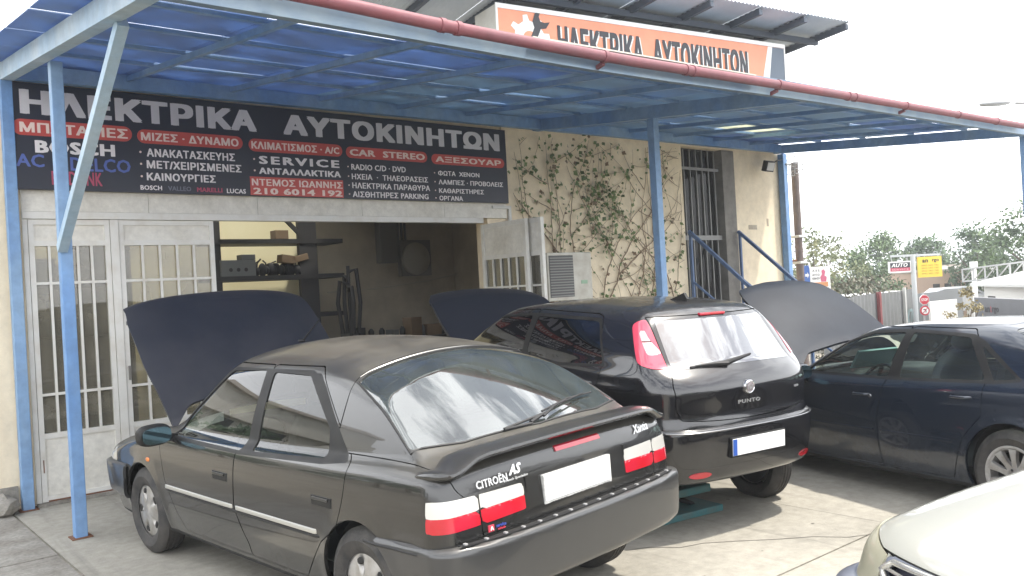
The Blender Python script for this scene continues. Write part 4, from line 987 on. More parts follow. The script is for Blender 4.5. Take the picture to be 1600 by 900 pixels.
# --- left glazed screen and the shut door leaf
win = glass('door_pane', (.62, .60, .52), 1.5, body=(.42, .39, .31), solid=.22, dirt=.22)  # brownish body colour puts a reflection into the panes, along with some dirt
def screen(x0, x1, name, nb, parent, solid_z=.64, rails=(1.02, 2.06), top=2.43, yo=0.0, base=.03):
    w = bpy.data.objects.new(name, None); COL.objects.link(w); w.parent = parent
    y0, y1 = D-.03+yo, D+.02+yo
    f = MB(); o = O
    def bx(a, c, bev=0, b=f): b.box(tuple(Vector(a)-o), tuple(Vector(c)-o), None, bev)
    bx((x0, y0, base), (x0+.045, y1, 2.66)); bx((x1-.045, y0, base), (x1, y1, 2.66)); bx((x0+.045, y0+.003, base), (x1-.045, y1, base+.05)); bx((x0+.045, y0+.003, 2.61), (x1-.045, y1, 2.66))
    bx((x0+.045, y0+.003, top-.02), (x1-.045, y1, top+.03)); bx((x0+.045, y0+.003, solid_z-.03), (x1-.045, y1, solid_z+.02))
    f.build('door_frame', frame_w, w)
    part('lower_panel', dirtyw, [((x0+.045, y0+.02, base+.05), (x1-.045, y1-.01, solid_z-.03))], w)
    part('upper_panel', dirtyw, [((x0+.045, y0+.02, top+.03), (x1-.045, y1-.01, 2.61))], w)
    part('rust_edge', rust, [((x0+.05, y0-.001, base-.004), (x1-.05, y0+.01, base+.012)), ((x0+.02, y0-.002, .30), (x0+.03, y0, .42))], w)
    part('glass_pane', win, [((x0+.045, y1-.016, solid_z+.02), (x1-.045, y1-.010, top-.02))], w)
    bars = MB()
    for i in range(nb):
        x = x0+.045+(x1-x0-.09)*(i+1)/(nb+1); q = MB(); q.box(tuple(Vector((x-.011, y0+.006, solid_z+.02))-o), tuple(Vector((x+.011, y0+.028, top-.02))-o)); q.build('window_bar', frame_w, w)
    for z in rails: q = MB(); q.box(tuple(Vector((x0+.045, y0+.002, z-.012))-o), tuple(Vector((x1-.045, y0+.006, z+.012))-o)); q.box(tuple(Vector((x0+.045, y0+.006, z-.012))-o), tuple(Vector((x1-.045, y0+.028, z+.012))-o)); q.build('window_rail', frame_w, w)
    return w
part('door_post', frame_w, [((1.62, D-.03, 0), (1.66, D+.05, 2.66)), ((2.375, D-.04, 0), (2.45, D+.04, 2.66))])
screen(1.665, 2.37, 'glazed_screen', 4, bld)
lf = screen(2.455, 3.40, 'glazed_door', 4, bld)
part('door_handle', greyc, [((2.475, D-.06, 1.08), (2.495, D-.035, 1.22)), ((2.478, D-.05, 1.62), (2.492, D-.03, 1.66))], lf)
part('threshold', apron_m, [((1.62, D-.08, 0), (3.42, D+.1, .028))])
# --- the leaf folded open at the right of the bay, square to the front
def leaf(x, ya, yb, name, nb):
    w = bpy.data.objects.new(name, None); COL.objects.link(w); w.parent = bld
    def pb(nm, m, bs): return part(nm, m, bs, w)
    pb('door_frame', frame_w, [((x-.025, ya, .04), (x+.025, ya+.05, 2.64)), ((x-.025, yb-.05, .04), (x+.025, yb, 2.64)), ((x-.022, ya+.05, 2.58), (x+.022, yb-.05, 2.64)), ((x-.022, ya+.05, 2.17), (x+.022, yb-.05, 2.22)), ((x-.022, ya+.05, .62), (x+.022, yb-.05, .68)), ((x-.022, ya+.05, .04), (x+.022, yb-.05, .09))])
    pb('upper_panel', dirtyw, [((x-.010, ya+.05, 2.22), (x+.010, yb-.05, 2.58))]); pb('lower_panel', dirtyw, [((x-.010, ya+.05, .09), (x+.010, yb-.05, .62))])
    pb('glass_pane', win, [((x+.005, ya+.05, .68), (x+.010, yb-.05, 2.17))])
    for i in range(nb):
        y = ya+.05+(yb-ya-.1)*(i+1)/(nb+1); pb('window_bar', frame_w, [((x-.02, y-.011, .68), (x-.002, y+.011, 2.17))])
    for z in (1.05, 1.80): pb('window_rail', frame_w, [((x-.024, ya+.05, z-.012), (x-.021, yb-.05, z+.012)), ((x-.021, ya+.05, z-.011), (x-.004, yb-.05, z+.011))])
    return w
leaf(7.0, 8.03, 8.93, 'open_door', 4); leaf(7.085, 7.83, 8.93, 'open_door', 4)
part('conduit', mat('white_plastic', (.6, .6, .57), .4), [((7.18, D-.06, 2.86), (7.5, D-.02, 2.90)), ((7.46, D-.06, 2.66), (7.5, D-.02, 2.858)), ((7.46, D-.06, 1.9), (7.49, D-.02, 2.655))])
# --- stair door at the right with bars
dk = mat('dark_doorway', (.05, .048, .045), .8)
sd_ = bpy.data.objects.new('barred_door', None); COL.objects.link(sd_); sd_.parent = bld
part('door_leaf', dk, [((11.27, D+.16, .9), (12.36, D+.2, 3.98))], sd_)
part('glass_pane', glass('dark_door_glass', (.3, .3, .3), 1.15, body=(.05, .05, .05), solid=.5), [((11.31, D+.148, 1.0), (12.32, D+.152, 3.95))], sd_)
for i in range(6): x = 11.40+i*.165; part('window_bar', mat('grey_steel', (.20, .20, .195), .5, .2), [((x-.011, D+.06, 1.0), (x+.011, D+.08, 3.96))], sd_)
part('window_rail', MATS['grey_steel'], [((11.29, D+.05, 2.42), (12.33, D+.058, 2.50)), ((11.29, D+.05, 3.6), (12.33, D+.058, 3.65)), ((11.29, D+.04, .95), (12.33, D+.058, 1.01))], sd_)
part('door_jamb', greyc, [((12.36, D-.01, 0), (12.70, D+.25, 3.975)), ((11.275, D+.05, 0), (12.36, D+.25, .9))])
stp = bpy.data.objects.new('steps', None); COL.objects.link(stp); stp.parent = bld
for i in range(5): part('step', apron_m, [((11.35, D-.002-.28*(i+1), 0), (12.75, D-.004-.28*i, .88-.17*i))], stp)
# stains under the lamp and small render repairs
part('wall_patch', mat('patched_render', (.45, .40, .32), .9, col2=(.33, .28, .22), nscale=8), [((13.05, D-.004, 2.60), (13.30, D-.001, 2.68)), ((13.62, D-.004, 2.66), (13.68, D-.001, 2.80))])
# --- upper storey, turned a little, with the corrugated roof
A0, B0 = Vector((7.90, 9.487, 0)), Vector((13.90, 8.575, 0)); ex = (B0-A0).normalized(); ey = Vector((-ex.y, ex.x, 0))
MU = Matrix((ex, ey, Vector((0, 0, 1)))).transposed().to_4x4(); MU.translation = A0-O
LU = (B0-A0).length
def upart(name, m, boxes, parent=bld):
    b = MB()
    for a, c in boxes: b.box(a, c, MU)
    return b.build(name, m, parent)
upart('upper_wall', mat('grey_upper_wall', (.52, .50, .46), .85, col2=(.40, .38, .34), nscale=2), [((.35, .62, 4.3), (LU+.3, 1.75, 6.0))])
roof = bpy.data.objects.new('metal_roof', None); COL.objects.link(roof); roof.parent = bld
sheet_m = mat('galvanised_sheet', (.62, .66, .70), .5, .15, col2=(.50, .55, .60), nscale=1.5)
steel_b = mat('roof_steel', (.06, .075, .10), .6, .2)
nbay = 8; w0, w1 = -2.1, LU+1.05; bw = (w1-w0)/nbay
for k in range(nbay):
    vs = []; n = 26; xa = w0+k*bw
    for i in range(n+1):
        x = xa+bw*i/n+.0; c = .018*math.cos(2*math.pi*i/n*(bw/.076)/1.0) if True else 0
        c = .016*math.cos(2*math.pi*i/2.0/1.0)*(1 if i % 2 == 0 else 1)
        for (y, z) in ((-.62, 6.28), (1.9, 6.16)):
            vs.append(MU @ Vector((x, y, z+(.018 if i % 2 else -.018)+.004*(k % 2))))
    MB().add(vs, [(2*i, 2*i+2, 2*i+3, 2*i+1) for i in range(n)]).build('roof_sheet', sheet_m, roof)
for k in range(9):
    x = w0+.25+(w1-w0-.3)*k/8
    b = MB(); b.bar(MU @ Vector((x, -.60, 6.19)), MU @ Vector((x, 1.85, 6.07)), .07, .10)
    for j in range(19): y = -.55+j*.12; b.box((x-.015, y, 6.236-.0485*(y+.6)), (x+.015, y+.05, 6.262-.0485*(y+.6)), MU)
    b.build('rafter', steel_b, roof)
b = MB(); b.bar(MU @ Vector((w0, .12, 6.10)), MU @ Vector((w1, .12, 6.10)), .08, .10); b.build('roof_beam', steel_b, roof)

# ---------------------------------------------------------------- orange sign over the canopy
osn = thing('rooftop_sign', 'orange illuminated-style shop sign with black Greek lettering above the canopy', 'sign', tuple(A0+Vector((0, 0, 4.55))), math.atan2(ex.y, ex.x))
orange = mat('orange_print', (.80, .30, .17), .45, col2=(.76, .27, .15), nscale=3)
sgrey = mat('sign_frame_grey', (.42, .42, .42), .5, .2)
ink = mat('black_print', (.028, .028, .035), .5)
wht = mat('white_print', (.80, .79, .76), .5)
H_ = 1.35
b = MB(); b.box((0, 0, 0), (LU, .60, H_)); b.build('sign_box', mat('sign_case_white', (.62, .60, .54), .6, col2=(.50, .47, .40), nscale=2), osn)
b = MB(); b.box((.03, -.006, .03), (LU-.03, -.002, H_-.05)); b.build('sign_face', orange, osn)
b = MB(); b.box((0, -.02, H_-.05), (LU, 0, H_+.02)); b.box((0, -.02, 0), (.03, -.001, H_-.05)); b.box((LU-.03, -.02, 0), (LU, -.001, H_-.05)); b.box((.03, -.02, 0), (LU-.03, -.001, .03)); b.build('sign_frame', wht, osn)
quads('corner_panel', mat('dark_slate_print', (.10, .13, .17), .5), [[(LU-.55, -.010, .04), (LU-.032, -.010, .04), (LU-.032, -.010, H_-.055), (LU-.32, -.010, H_-.055)]], osn)
quads('corner_stripe', wht, [[(LU-.78, -.008, .04), (LU-.54, -.008, .04), (LU-.30, -.008, H_-.055), (LU-.43, -.008, H_-.055)]], osn)
co, Fc = text_mesh('ΗΛΕΚΤΡΙΚΑ', .48, .05, 1.66, 0, .002); LZ = .55
raw_mesh('lettering', np.stack([1.095+co[:, 0], -.010-co[:, 2], LZ+.115+co[:, 1]], -1), Fc, wht, osn); raw_mesh('lettering', np.stack([1.07+co[:, 0], -.014-co[:, 2], LZ+.13+co[:, 1]], -1), Fc, ink, osn)
co, Fc = text_mesh('ΑΥΤΟΚΙΝΗΤΩΝ', .48, .05, 2.16, 0, .002)
raw_mesh('lettering', np.stack([2.965+co[:, 0], -.010-co[:, 2], LZ+.115+co[:, 1]], -1), Fc, wht, osn); raw_mesh('lettering', np.stack([2.94+co[:, 0], -.014-co[:, 2], LZ+.13+co[:, 1]], -1), Fc, ink, osn)
# gear wheel with a spanner
gx, gz = .57, .90; gp_ = []
for i in range(8):
    for t, r in ((-.20, .27), (-.11, .36), (.11, .36), (.20, .27)): a = 2*math.pi*i/8+t+.2; gp_.append((gx+r*math.cos(a), gz+r*math.sin(a)))
b = MB(); b.prism(gp_, -.012, -.008, 'y'); b.build('gear_emblem', wht, osn)
b = MB(); b.prism([(gx+.12*math.cos(t), gz+.12*math.sin(t)) for t in np.linspace(0, 2*math.pi, 25)[:-1]], -.0145, -.0125, 'y'); b.build('gear_centre', orange, osn)
sp_ = [(-.055, -.35), (.055, -.35), (.05, .12), (.13, .18), (.15, .30), (.07, .24), (.0, .22), (-.05, .27), (-.06, .38), (-.13, .28), (-.12, .15), (-.055, .08)]
ca, sa = math.cos(-.45), math.sin(-.45)
b = MB(); b.prism([(gx+.10+x*ca-y*sa, gz+.08+x*sa+y*ca) for x, y in sp_], -.018, -.015, 'y'); b.build('spanner_emblem', ink, osn)

# ---------------------------------------------------------------- the long dark sign
sg = thing('shop_sign', 'long navy shop sign with silver Greek lettering and red bands over the garage opening', 'sign', (1.56, D-.10, 2.93))
navy = mat('navy_print', (.016, .019, .034), .38, col2=(.022, .026, .042), nscale=1.5)
silver = mat('silver_print', (.78, .77, .80), .4, .05, col2=(.56, .55, .58), nscale=1.1, lo=.3, hi=.7)
redp = mat('red_print', (.58, .085, .070), .4, col2=(.50, .07, .06), nscale=2)
cleard = mat('pale_print', (.80, .77, .78), .4)
creamp = mat('cream_print', (.85, .68, .62), .4); bluep = mat('blue_print', (.09, .14, .42), .4)
SW, SH = 5.96, .99
MB().box((0, 0, 0), (5.87, .05, SH), None, .004).build('sign_board', navy, sg)
for x in (1.98, 3.97): pass
def st(t, x, z, h, w, m, bold=.03, out=.002, shear=0, spacing=1.0):
    co, Fc = text_mesh(t, h, bold*.8, w, shear, .0015, spacing, 2)
    return raw_mesh('lettering', np.stack([x+co[:, 0], -out-co[:, 2], z+co[:, 1]], -1), Fc, m, sg)
# sign coordinates: u 0..1 across, v 0..1 up
def U(u): return u*SW
def Z(v): return v*SH
def pill(x0, x1, z0, z1):
    r = (z1-z0)/2; pts = [(x1-r+r*math.cos(t), z0+r+r*math.sin(t)) for t in np.linspace(-math.pi/2, math.pi/2, 11)]+[(x0+r+r*math.cos(t), z0+r+r*math.sin(t)) for t in np.linspace(math.pi/2, 3*math.pi/2, 11)]
    MB().prism(pts, -.0035, -.0005, 'y').build('red_band', redp, sg)
SIGN_TEXT = True
def sx(t, u0, u1, v0, v1, m, bold=.03, out=.002, spacing=1.0, outline=False): return st(t, U(u0), Z(v0), Z(v1)-Z(v0), U(u1)-U(u0), m, bold, out, 0, spacing)
sx('ΗΛΕΚΤΡΙΚΑ', .013, .394, .705, .935, silver, .075); sx('ΑΥΤΟΚΙΝΗΤΩΝ', .446, .966, .700, .935, silver, .075)
for u0, u1, v0, v1, t, t0, t1 in ((.001, .176, .505, .655, 'ΜΠΑΤΑΡΙΕΣ', .011, .169), (.184, .366, .500, .640, 'ΜΙΖΕΣ · ΔΥΝΑΜΟ', .190, .358), (.377, .567, .490, .630, 'ΚΛΙΜΑΤΙΣΜΟΣ · A/C', .382, .560), (.575, .767, .485, .620, 'CAR  STEREO', .583, .761), (.778, .977, .475, .605, 'ΑΞΕΣΟΥΑΡ', .788, .967)):
    pill(U(u0), U(u1), Z(v0), Z(v1)); sx(t, t0, t1, v0+.028, v1-.028, creamp, .05, .005)
def ring(u, v, r=.011):
    MB().prism([(U(u)+r*math.cos(t), Z(v)+r*math.sin(t)) for t in np.linspace(0, 2*math.pi, 13)[:-1]], -.003, -.001, 'y').build('bullet', creamp, sg)
sx('BOSCH', .031, .148, .345, .465, cleard, .06); sx('AC', .004, .043, .21, .33, bluep, .03); sx('DELCO', .080, .171, .19, .32, bluep, .03); sx('EXIDE NK', .052, .126, .05, .18, mat('crimson_print', (.42, .06, .12), .4), .03)
sx('ΑΝΑΚΑΤΑΣΚΕΥΗΣ', .198, .350, .368, .450, cleard, .045); sx('ΜΕΤ/ΧΕΙΡΙΣΜΕΝΕΣ', .197, .361, .248, .330, cleard, .045); sx('ΚΑΙΝΟΥΡΓΙΕΣ', .196, .313, .125, .205, cleard, .045)
for v in (.41, .29, .165): ring(.188, v)
sx('BOSCH', .185, .220, .028, .075, cleard, .035); sx('VALLEO', .230, .269, .028, .075, mat('dim_print', (.16, .17, .22), .4), .03); sx('MARELLI', .279, .324, .025, .072, mat('crimson_print', (.4, .05, .1), .4), .05); sx('LUCAS', .332, .367, .02, .070, cleard, .035)
sx('SERVICE', .395, .559, .355, .445, cleard, .05, spacing=1.2); sx('ΑΝΤΑΛΛΑΚΤΙΚΑ', .394, .561, .245, .315, cleard, .055)
for v in (.405, .28): ring(.386, v)
MB().box((U(.376), -.0025, Z(.008)), (U(.565), -.0005, Z(.212))).build('red_band', redp, sg)
sx('ΝΤΕΜΟΣ ΙΩΑΝΝΗΣ', .379, .563, .113, .190, creamp, .04, .004); sx('210 6014 192', .381, .562, .020, .090, creamp, .05, .004)
for t, u1, v0, v1 in (('RADIO C/D · DVD', .712, .345, .415), ('ΗΧΕΙΑ  ·  ΤΗΛΕΟΡΑΣΕΙΣ', .766, .232, .300), ('ΗΛΕΚΤΡΙΚΑ ΠΑΡΑΘΥΡΑ', .770, .125, .195), ('ΑΙΣΘΗΤΗΡΕΣ PARKING', .765, .020, .090)): sx(t, .585, u1, v0, v1, cleard, .035); ring(.578, (v0+v1)/2, .009)
for t, u1, v0, v1 in (('ΦΩΤΑ  XENON', .904, .330, .395), ('ΛΑΜΠΕΣ · ΠΡΟΒΟΛΕΙΣ', .970, .218, .280), ('ΚΑΘΑΡΙΣΤΗΡΕΣ', .914, .108, .168), ('ΟΡΓΑΝΑ', .855, .012, .072)): sx(t, .793, u1, v0, v1, cleard, .035); ring(.784, (v0+v1)/2, .009)

# ---------------------------------------------------------------- blue canopy
def zbm(x, y):
    zb_ = 3.93+.006*(x-1.5); zf = 3.445+.0125*(x-1.5)-.035*math.exp(-((x-5)/2.2)**2); return zf+(zb_-zf)*(y-4.75)/(8.957-4.75)
bluepaint = fine(mat('blue_steel_paint', (.135, .27, .52), .55, col2=(.25, .38, .54), nscale=1.6, detail=9, lo=.38, hi=.7, stretch=(1, 1, .35)), .18, 9)
palebl = fine(mat('pale_blue_paint', (.30, .44, .58), .6, col2=(.42, .52, .60), nscale=2.2, detail=8), .15, 9)
def sheet(name, col, tr, trans):
    m = bpy.data.materials.new(name); m.use_nodes = True; n = m.node_tree; n.nodes.clear(); L = n.links
    o = n.nodes.new('ShaderNodeOutputMaterial'); d = n.nodes.new('ShaderNodeBsdfDiffuse'); d.inputs[0].default_value = lin(col)
    t = n.nodes.new('ShaderNodeBsdfTranslucent'); t.inputs[0].default_value = lin(tr); a = n.nodes.new('ShaderNodeMixShader')
    c = n.nodes.new('ShaderNodeTexCoord'); z = n.nodes.new('ShaderNodeTexNoise'); z.inputs['Scale'].default_value = 3; z.inputs['Detail'].default_value = 8; L.new(c.outputs['Object'], z.inputs['Vector'])
    r = n.nodes.new('ShaderNodeMapRange'); r.inputs['From Min'].default_value = .3; r.inputs['From Max'].default_value = .7; r.inputs['To Min'].default_value = trans*.45; r.inputs['To Max'].default_value = trans; L.new(z.outputs['Fac'], r.inputs[0])
    L.new(r.outputs[0], a.inputs[0]); L.new(d.outputs[0], a.inputs[1]); L.new(t.outputs[0], a.inputs[2])
    g = n.nodes.new('ShaderNodeBsdfGlossy'); g.inputs['Roughness'].default_value = .25; s_ = n.nodes.new('ShaderNodeMixShader'); s_.inputs[0].default_value = .05; L.new(a.outputs[0], s_.inputs[1]); L.new(g.outputs[0], s_.inputs[2]); L.new(s_.outputs[0], o.inputs[0]); return m
sh_blue = sheet('blue_polycarbonate', (.19, .26, .40), (.20, .29, .47), .64)
sh_mid = sheet('faded_blue_polycarbonate', (.23, .33, .46), (.21, .31, .45), .52)
sh_grey = sheet('dusty_polycarbonate', (.27, .36, .46), (.25, .35, .45), .52)
sh_cream = sheet('cream_polycarbonate', (.6, .6, .5), (.75, .78, .66), .95)
cn = thing('canopy', 'long blue steel canopy roofed with blue plastic sheets and edged by a reddish gutter', 'canopy', (1.5, 4.75, 0))
cO = Vector((1.5, 4.75, 0))
def cbar(name, p, q, w, h, m, parent=cn):
    b = MB(); b.bar(Vector(p)-cO, Vector(q)-cO, w, h); return b.build(name, m, parent)
# posts
def post(x, y, w, ztop, m=bluepaint):
    b = MB(); b.box((x-w/2-1.5, y-w/2-4.75, 0), (x+w/2-1.5, y+w/2-4.75, ztop), None, .005); o = b.build('post', m, cn)
    b = MB(); b.box((x-w/2-.03-1.5, y-w/2-.03-4.75, 0), (x+w/2+.03-1.5, y+w/2+.03-4.75, .008)); b.build('foot_plate', rust, o); return o
post(1.535, 8.875, .095, zbm(1.5, 8.9)-.005); post(1.635, 7.42, .090, zbm(1.5, 7.42)-.002); post(8.05, 6.80, .10, zbm(8.05, 6.8)-.002); post(14.1, 8.87, .12, zbm(14, 8.87)-.002); post(14.06, 4.80, .09, zbm(14, 4.86)-.002)
cbar('brace', (1.60, 7.36, 2.27), (1.60, 5.50, zbm(1.5, 5.5)), .07, .07, palebl)
for x in (1.54, 8.05, 13.98): cbar('beam', (x, 8.93, zbm(x, 8.93)+.075), (x, 4.74, zbm(x, 4.74)+.075), .10, .15, palebl if x < 3 else bluepaint)
cbar('wall_beam', (1.60, 8.80, zbm(1.5, 8.8)+.078), (13.93, 8.80, zbm(14, 8.8)+.078), .09, .14, bluepaint)
fb = MB(); fpts = list(np.linspace(1.49, 14.03, 16)); fv = []
for x in fpts: z = zbm(x, 4.7); fv += [(x-1.5, -.08, z-.005), (x-1.5, -.02, z-.005), (x-1.5, -.02, z+.145), (x-1.5, -.08, z+.145)]
fb.add(fv, [(i*4+j, i*4+(j+1) % 4, (i+1)*4+(j+1) % 4, (i+1)*4+j) for i in range(15) for j in range(4)]+[(0, 1, 2, 3), (60, 61, 62, 63)]); fb.build('front_beam', mat('grey_blue_fascia', (.13, .20, .30), .6, col2=(.20, .27, .34), nscale=3), cn)
nx_, ny_ = 12, 5; X0, X1, Y0, Y1 = 1.54, 13.98, 4.74, 8.80
for i in range(1, nx_):
    x = X0+(X1-X0)*i/nx_
    if abs(x-8.05) < .3: continue
    cbar('rafter', (x, 8.75, zbm(x, 8.75)+.115), (x, 4.74, zbm(x, 4.74)+.115), .045, .05, bluepaint)
for j in range(1, ny_):
    y = Y0+(Y1-Y0)*j/ny_
    for a_, c_ in ((1.59, 4.6), (4.6, 8.0), (8.1, 13.93)): cbar('purlin', (a_, y, zbm(a_, y)+.157), (c_, y, zbm(c_, y)+.157), .04, .03, bluepaint)
rr_ = random.Random(5)
for i in range(nx_):
    for j in range(ny_):
        xa = X0+(X1-X0)*i/nx_; xb = X0+(X1-X0)*(i+1)/nx_; ya = Y0+(Y1-Y0)*j/ny_; yb = Y0+(Y1-Y0)*(j+1)/ny_
        if i == 0: xa -= .28
        if i == nx_-1: xb += .05
        if j == ny_-1: yb += .20
        m_ = sh_blue if (i <= 2 or (i == 3 and j < 2) or (i >= 10 and rr_.random() < .7)) else rr_.choice([sh_mid, sh_grey, sh_grey])
        if i == 9 and j == 3: m_ = sh_cream
        g1, g2 = rr_.uniform(.008, .03), rr_.uniform(.002, .010); gx_ = .002
        
        if 3 <= i <= 9 and rr_.random() < .72: g1 = .0; g2 = .0
        zz = .176+rr_.uniform(0, .004)
        vs = []
        for dz in (0, .008):
            for (x, y) in ((xa+gx_, ya+g2), (xb-gx_, ya+g2+rr_.uniform(-.006, .006)), (xb-gx_, yb-g1), (xa+gx_, yb-g1+rr_.uniform(-.01, .0))): vs.append((x-1.5, y-4.75, zbm(x, y)+zz+dz))
        MB().add(vs, [(3, 2, 1, 0), (4, 5, 6, 7), (0, 1, 5, 4), (1, 2, 6, 5), (2, 3, 7, 6), (3, 0, 4, 7)]).build('roof_sheet', m_, cn)
gut_m = fine(mat('red_brown_gutter', (.225, .070, .085), .55, col2=(.18, .07, .085), nscale=2.2), .15, 9)
gz_ = pchip([1.3, 2.49, 3.4, 4.11, 4.94, 6.29, 8.28, 10.47, 12.57, 14.2], [3.555, 3.549, 3.532, 3.529, 3.531, 3.558, 3.597, 3.635, 3.666, 3.69])
pts = [(x-1.5, 4.585-4.75, float(gz_(x))) for x in np.linspace(1.35, 13.45, 40)]
gt = MB().tube(pts, .043, 14).build('gutter', gut_m, cn)
for k, x in enumerate((2.2, 3.35, 3.48, 4.9, 5.9, 6.0, 7.3, 8.6, 8.74, 9.9, 11.3, 12.5)):
    z = float(gz_(x)); MB().tube([(x-1.5-.02, 4.585-4.75, z), (x-1.5+.02, 4.585-4.75, z)], .050, 14).build('gutter_collar', gut_m, gt)
    if k % 3 == 0 and k: MB().bar((x-1.5, 4.60-4.75, z-.05), (x-1.5, 4.68-4.75, z-.07), .03, .03).build('gutter_bracket', gut_m, gt)
b = MB(); 
for x in np.linspace(1.4, 13.9, 40): pass
cbar('top_flashing', (4.2, 4.66, zbm(4.2, 4.7)+.150), (7.0, 4.66, zbm(7.0, 4.7)+.150), .07, .012, mat('flashing_pale', (.55, .53, .46), .7))

# ---------------------------------------------------------------- things fixed to the front
ac = thing('air_conditioner', 'weathered white outdoor air conditioning unit on the ivy wall beside the open door', 'air conditioner', (7.74, 8.50, 1.57))
acw = mat('aged_white_case', (.58, .57, .51), .5, col2=(.45, .42, .36), nscale=5)
MB().box((0, 0, 0), (.84, .30, .66), None, .012).build('case', acw, ac)
for i in range(15): MB().box((.04, -.012, .06+i*.037), (.47, -.001, .075+i*.037)).build('louvre', mat('louvre_grey', (.24, .24, .23), .5), ac)
MB().box((.03, -.004, .05), (.48, -.0005, .62)).build('grille_recess', mat('grille_dark', (.10, .10, .10), .7), ac)
MB().box((.62, -.004, .22), (.74, -.001, .27)).build('maker_mark', mat('faded_green', (.30, .45, .32), .6), ac)
b = MB(); b.box((.1, .05, -.06), (.14, .45, -.002)); b.box((.7, .05, -.06), (.74, .45, -.002)); b.build('wall_bracket', rust, ac)
fl = thing('floodlight', 'small black floodlight on an arm high on the cream wall under the canopy', 'floodlight', (13.42, 8.72, 3.72))
MB().box((-.14, -.05, -.10), (.12, .04, .09), Matrix.Rotation(R(18), 4, 'X'), .01).build('lamp_housing', trimB, fl)
MB().box((-.11, -.058, -.075), (.09, -.051, .065), Matrix.Rotation(R(18), 4, 'X')).build('lamp_glass', mat('frosted_pane', (.5, .52, .52), .2), fl)
MB().tube([(.12, .0, .05), (.35, .05, .12), (.60, .12, .16)], .012, 6).build('lamp_arm', trimB, fl)
bk = thing('wire_basket', 'small metal wire basket hung beside the canopy corner post', 'basket', (14.40, 8.80, 3.62))
wire_m = mat('galvanised_wire', (.35, .35, .34), .4, .6)
b = MB()
for i in range(5): b.tube([(-.15+.08*i, -.1, 0), (-.15+.08*i, -.1, .36)], .006, 5); b.tube([(-.15+.08*i, .12, 0), (-.15+.08*i, .12, .36)], .006, 5)
for i in range(5): b.tube([(-.15, -.1, .09*i), (.17, -.1, .09*i), (.17, .12, .09*i), (-.15, .12, .09*i)], .006, 5, closed=True)
b.build('wire_cage', wire_m, bk); MB().bar((-.3, .0, .18), (-.15, 0, .18), .03, .03).build('hanger', wire_m, bk)
pp = thing('steel_pole', 'dark brown steel pole with clamps standing at the right corner of the workshop', 'pole', (14.78, 9.05, 0))
MB().tube([(0, 0, -.05), (.02, 0, 3.9)], .075, 12).build('shaft', mat('brown_pole', (.12, .095, .09), .6, col2=(.18, .14, .12), nscale=8), pp)
for z in (1.95, 2.45): MB().box((-.12, -.10, z), (.12, .10, z+.05), None, .01).build('clamp', mat('clamp_steel', (.5, .5, .48), .4, .5), pp)
MB().tube([(-.62, 0, 2.0), (-.1, 0, 2.02)], .02, 6).build('stay', rust, pp)
for x, nm in ((11.30, 'blue stair handrail nearer the ivy wall'), (12.66, 'blue stair handrail between barred door and cream wall')):
    r_ = thing('stair_railing', nm, 'railing', (x, D-.05, 0)); r_m = mat('blue_railing_paint', (.05, .10, .22), .5, col2=(.10, .17, .32), nscale=5)
    b = MB(); b.bar((0, .0, 2.56), (0, -1.75, 1.05), .05, .05); b.build('handrail', r_m, r_)
    for y, z in ((-.03, 2.53), (-1.3, 1.43)): MB().bar((0, y, .0 if y < -1 else .88), (0, y, z), .04, .04).build('upright', r_m, r_)
    MB().bar((0, 0, 1.75), (0, -1.7, .45), .03, .03).build('lower_rail', r_m, r_)
# lump of broken concrete at the wall foot
def rock(name, c, s, m, seed, parent=None):
    q = random.Random(seed); bm = bmesh.new(); bmesh.ops.create_icosphere(bm, subdivisions=2, radius=1)
    for v in bm.verts: v.co = Vector((v.co.x*s[0]*q.uniform(.8, 1.15), v.co.y*s[1]*q.uniform(.8, 1.15), v.co.z*s[2]*q.uniform(.8, 1.15)))+Vector(c)
    me = bpy.data.meshes.new(name); bm.to_mesh(me); bm.free(); me.materials.append(m); return link(name, me, parent)
tag(rock('concrete_lump', (1.33, 8.80, .08), (.12, .16, .11), apron_m, 3), 'broken lump of concrete at the foot of the wall beside the first blue post', 'stone')

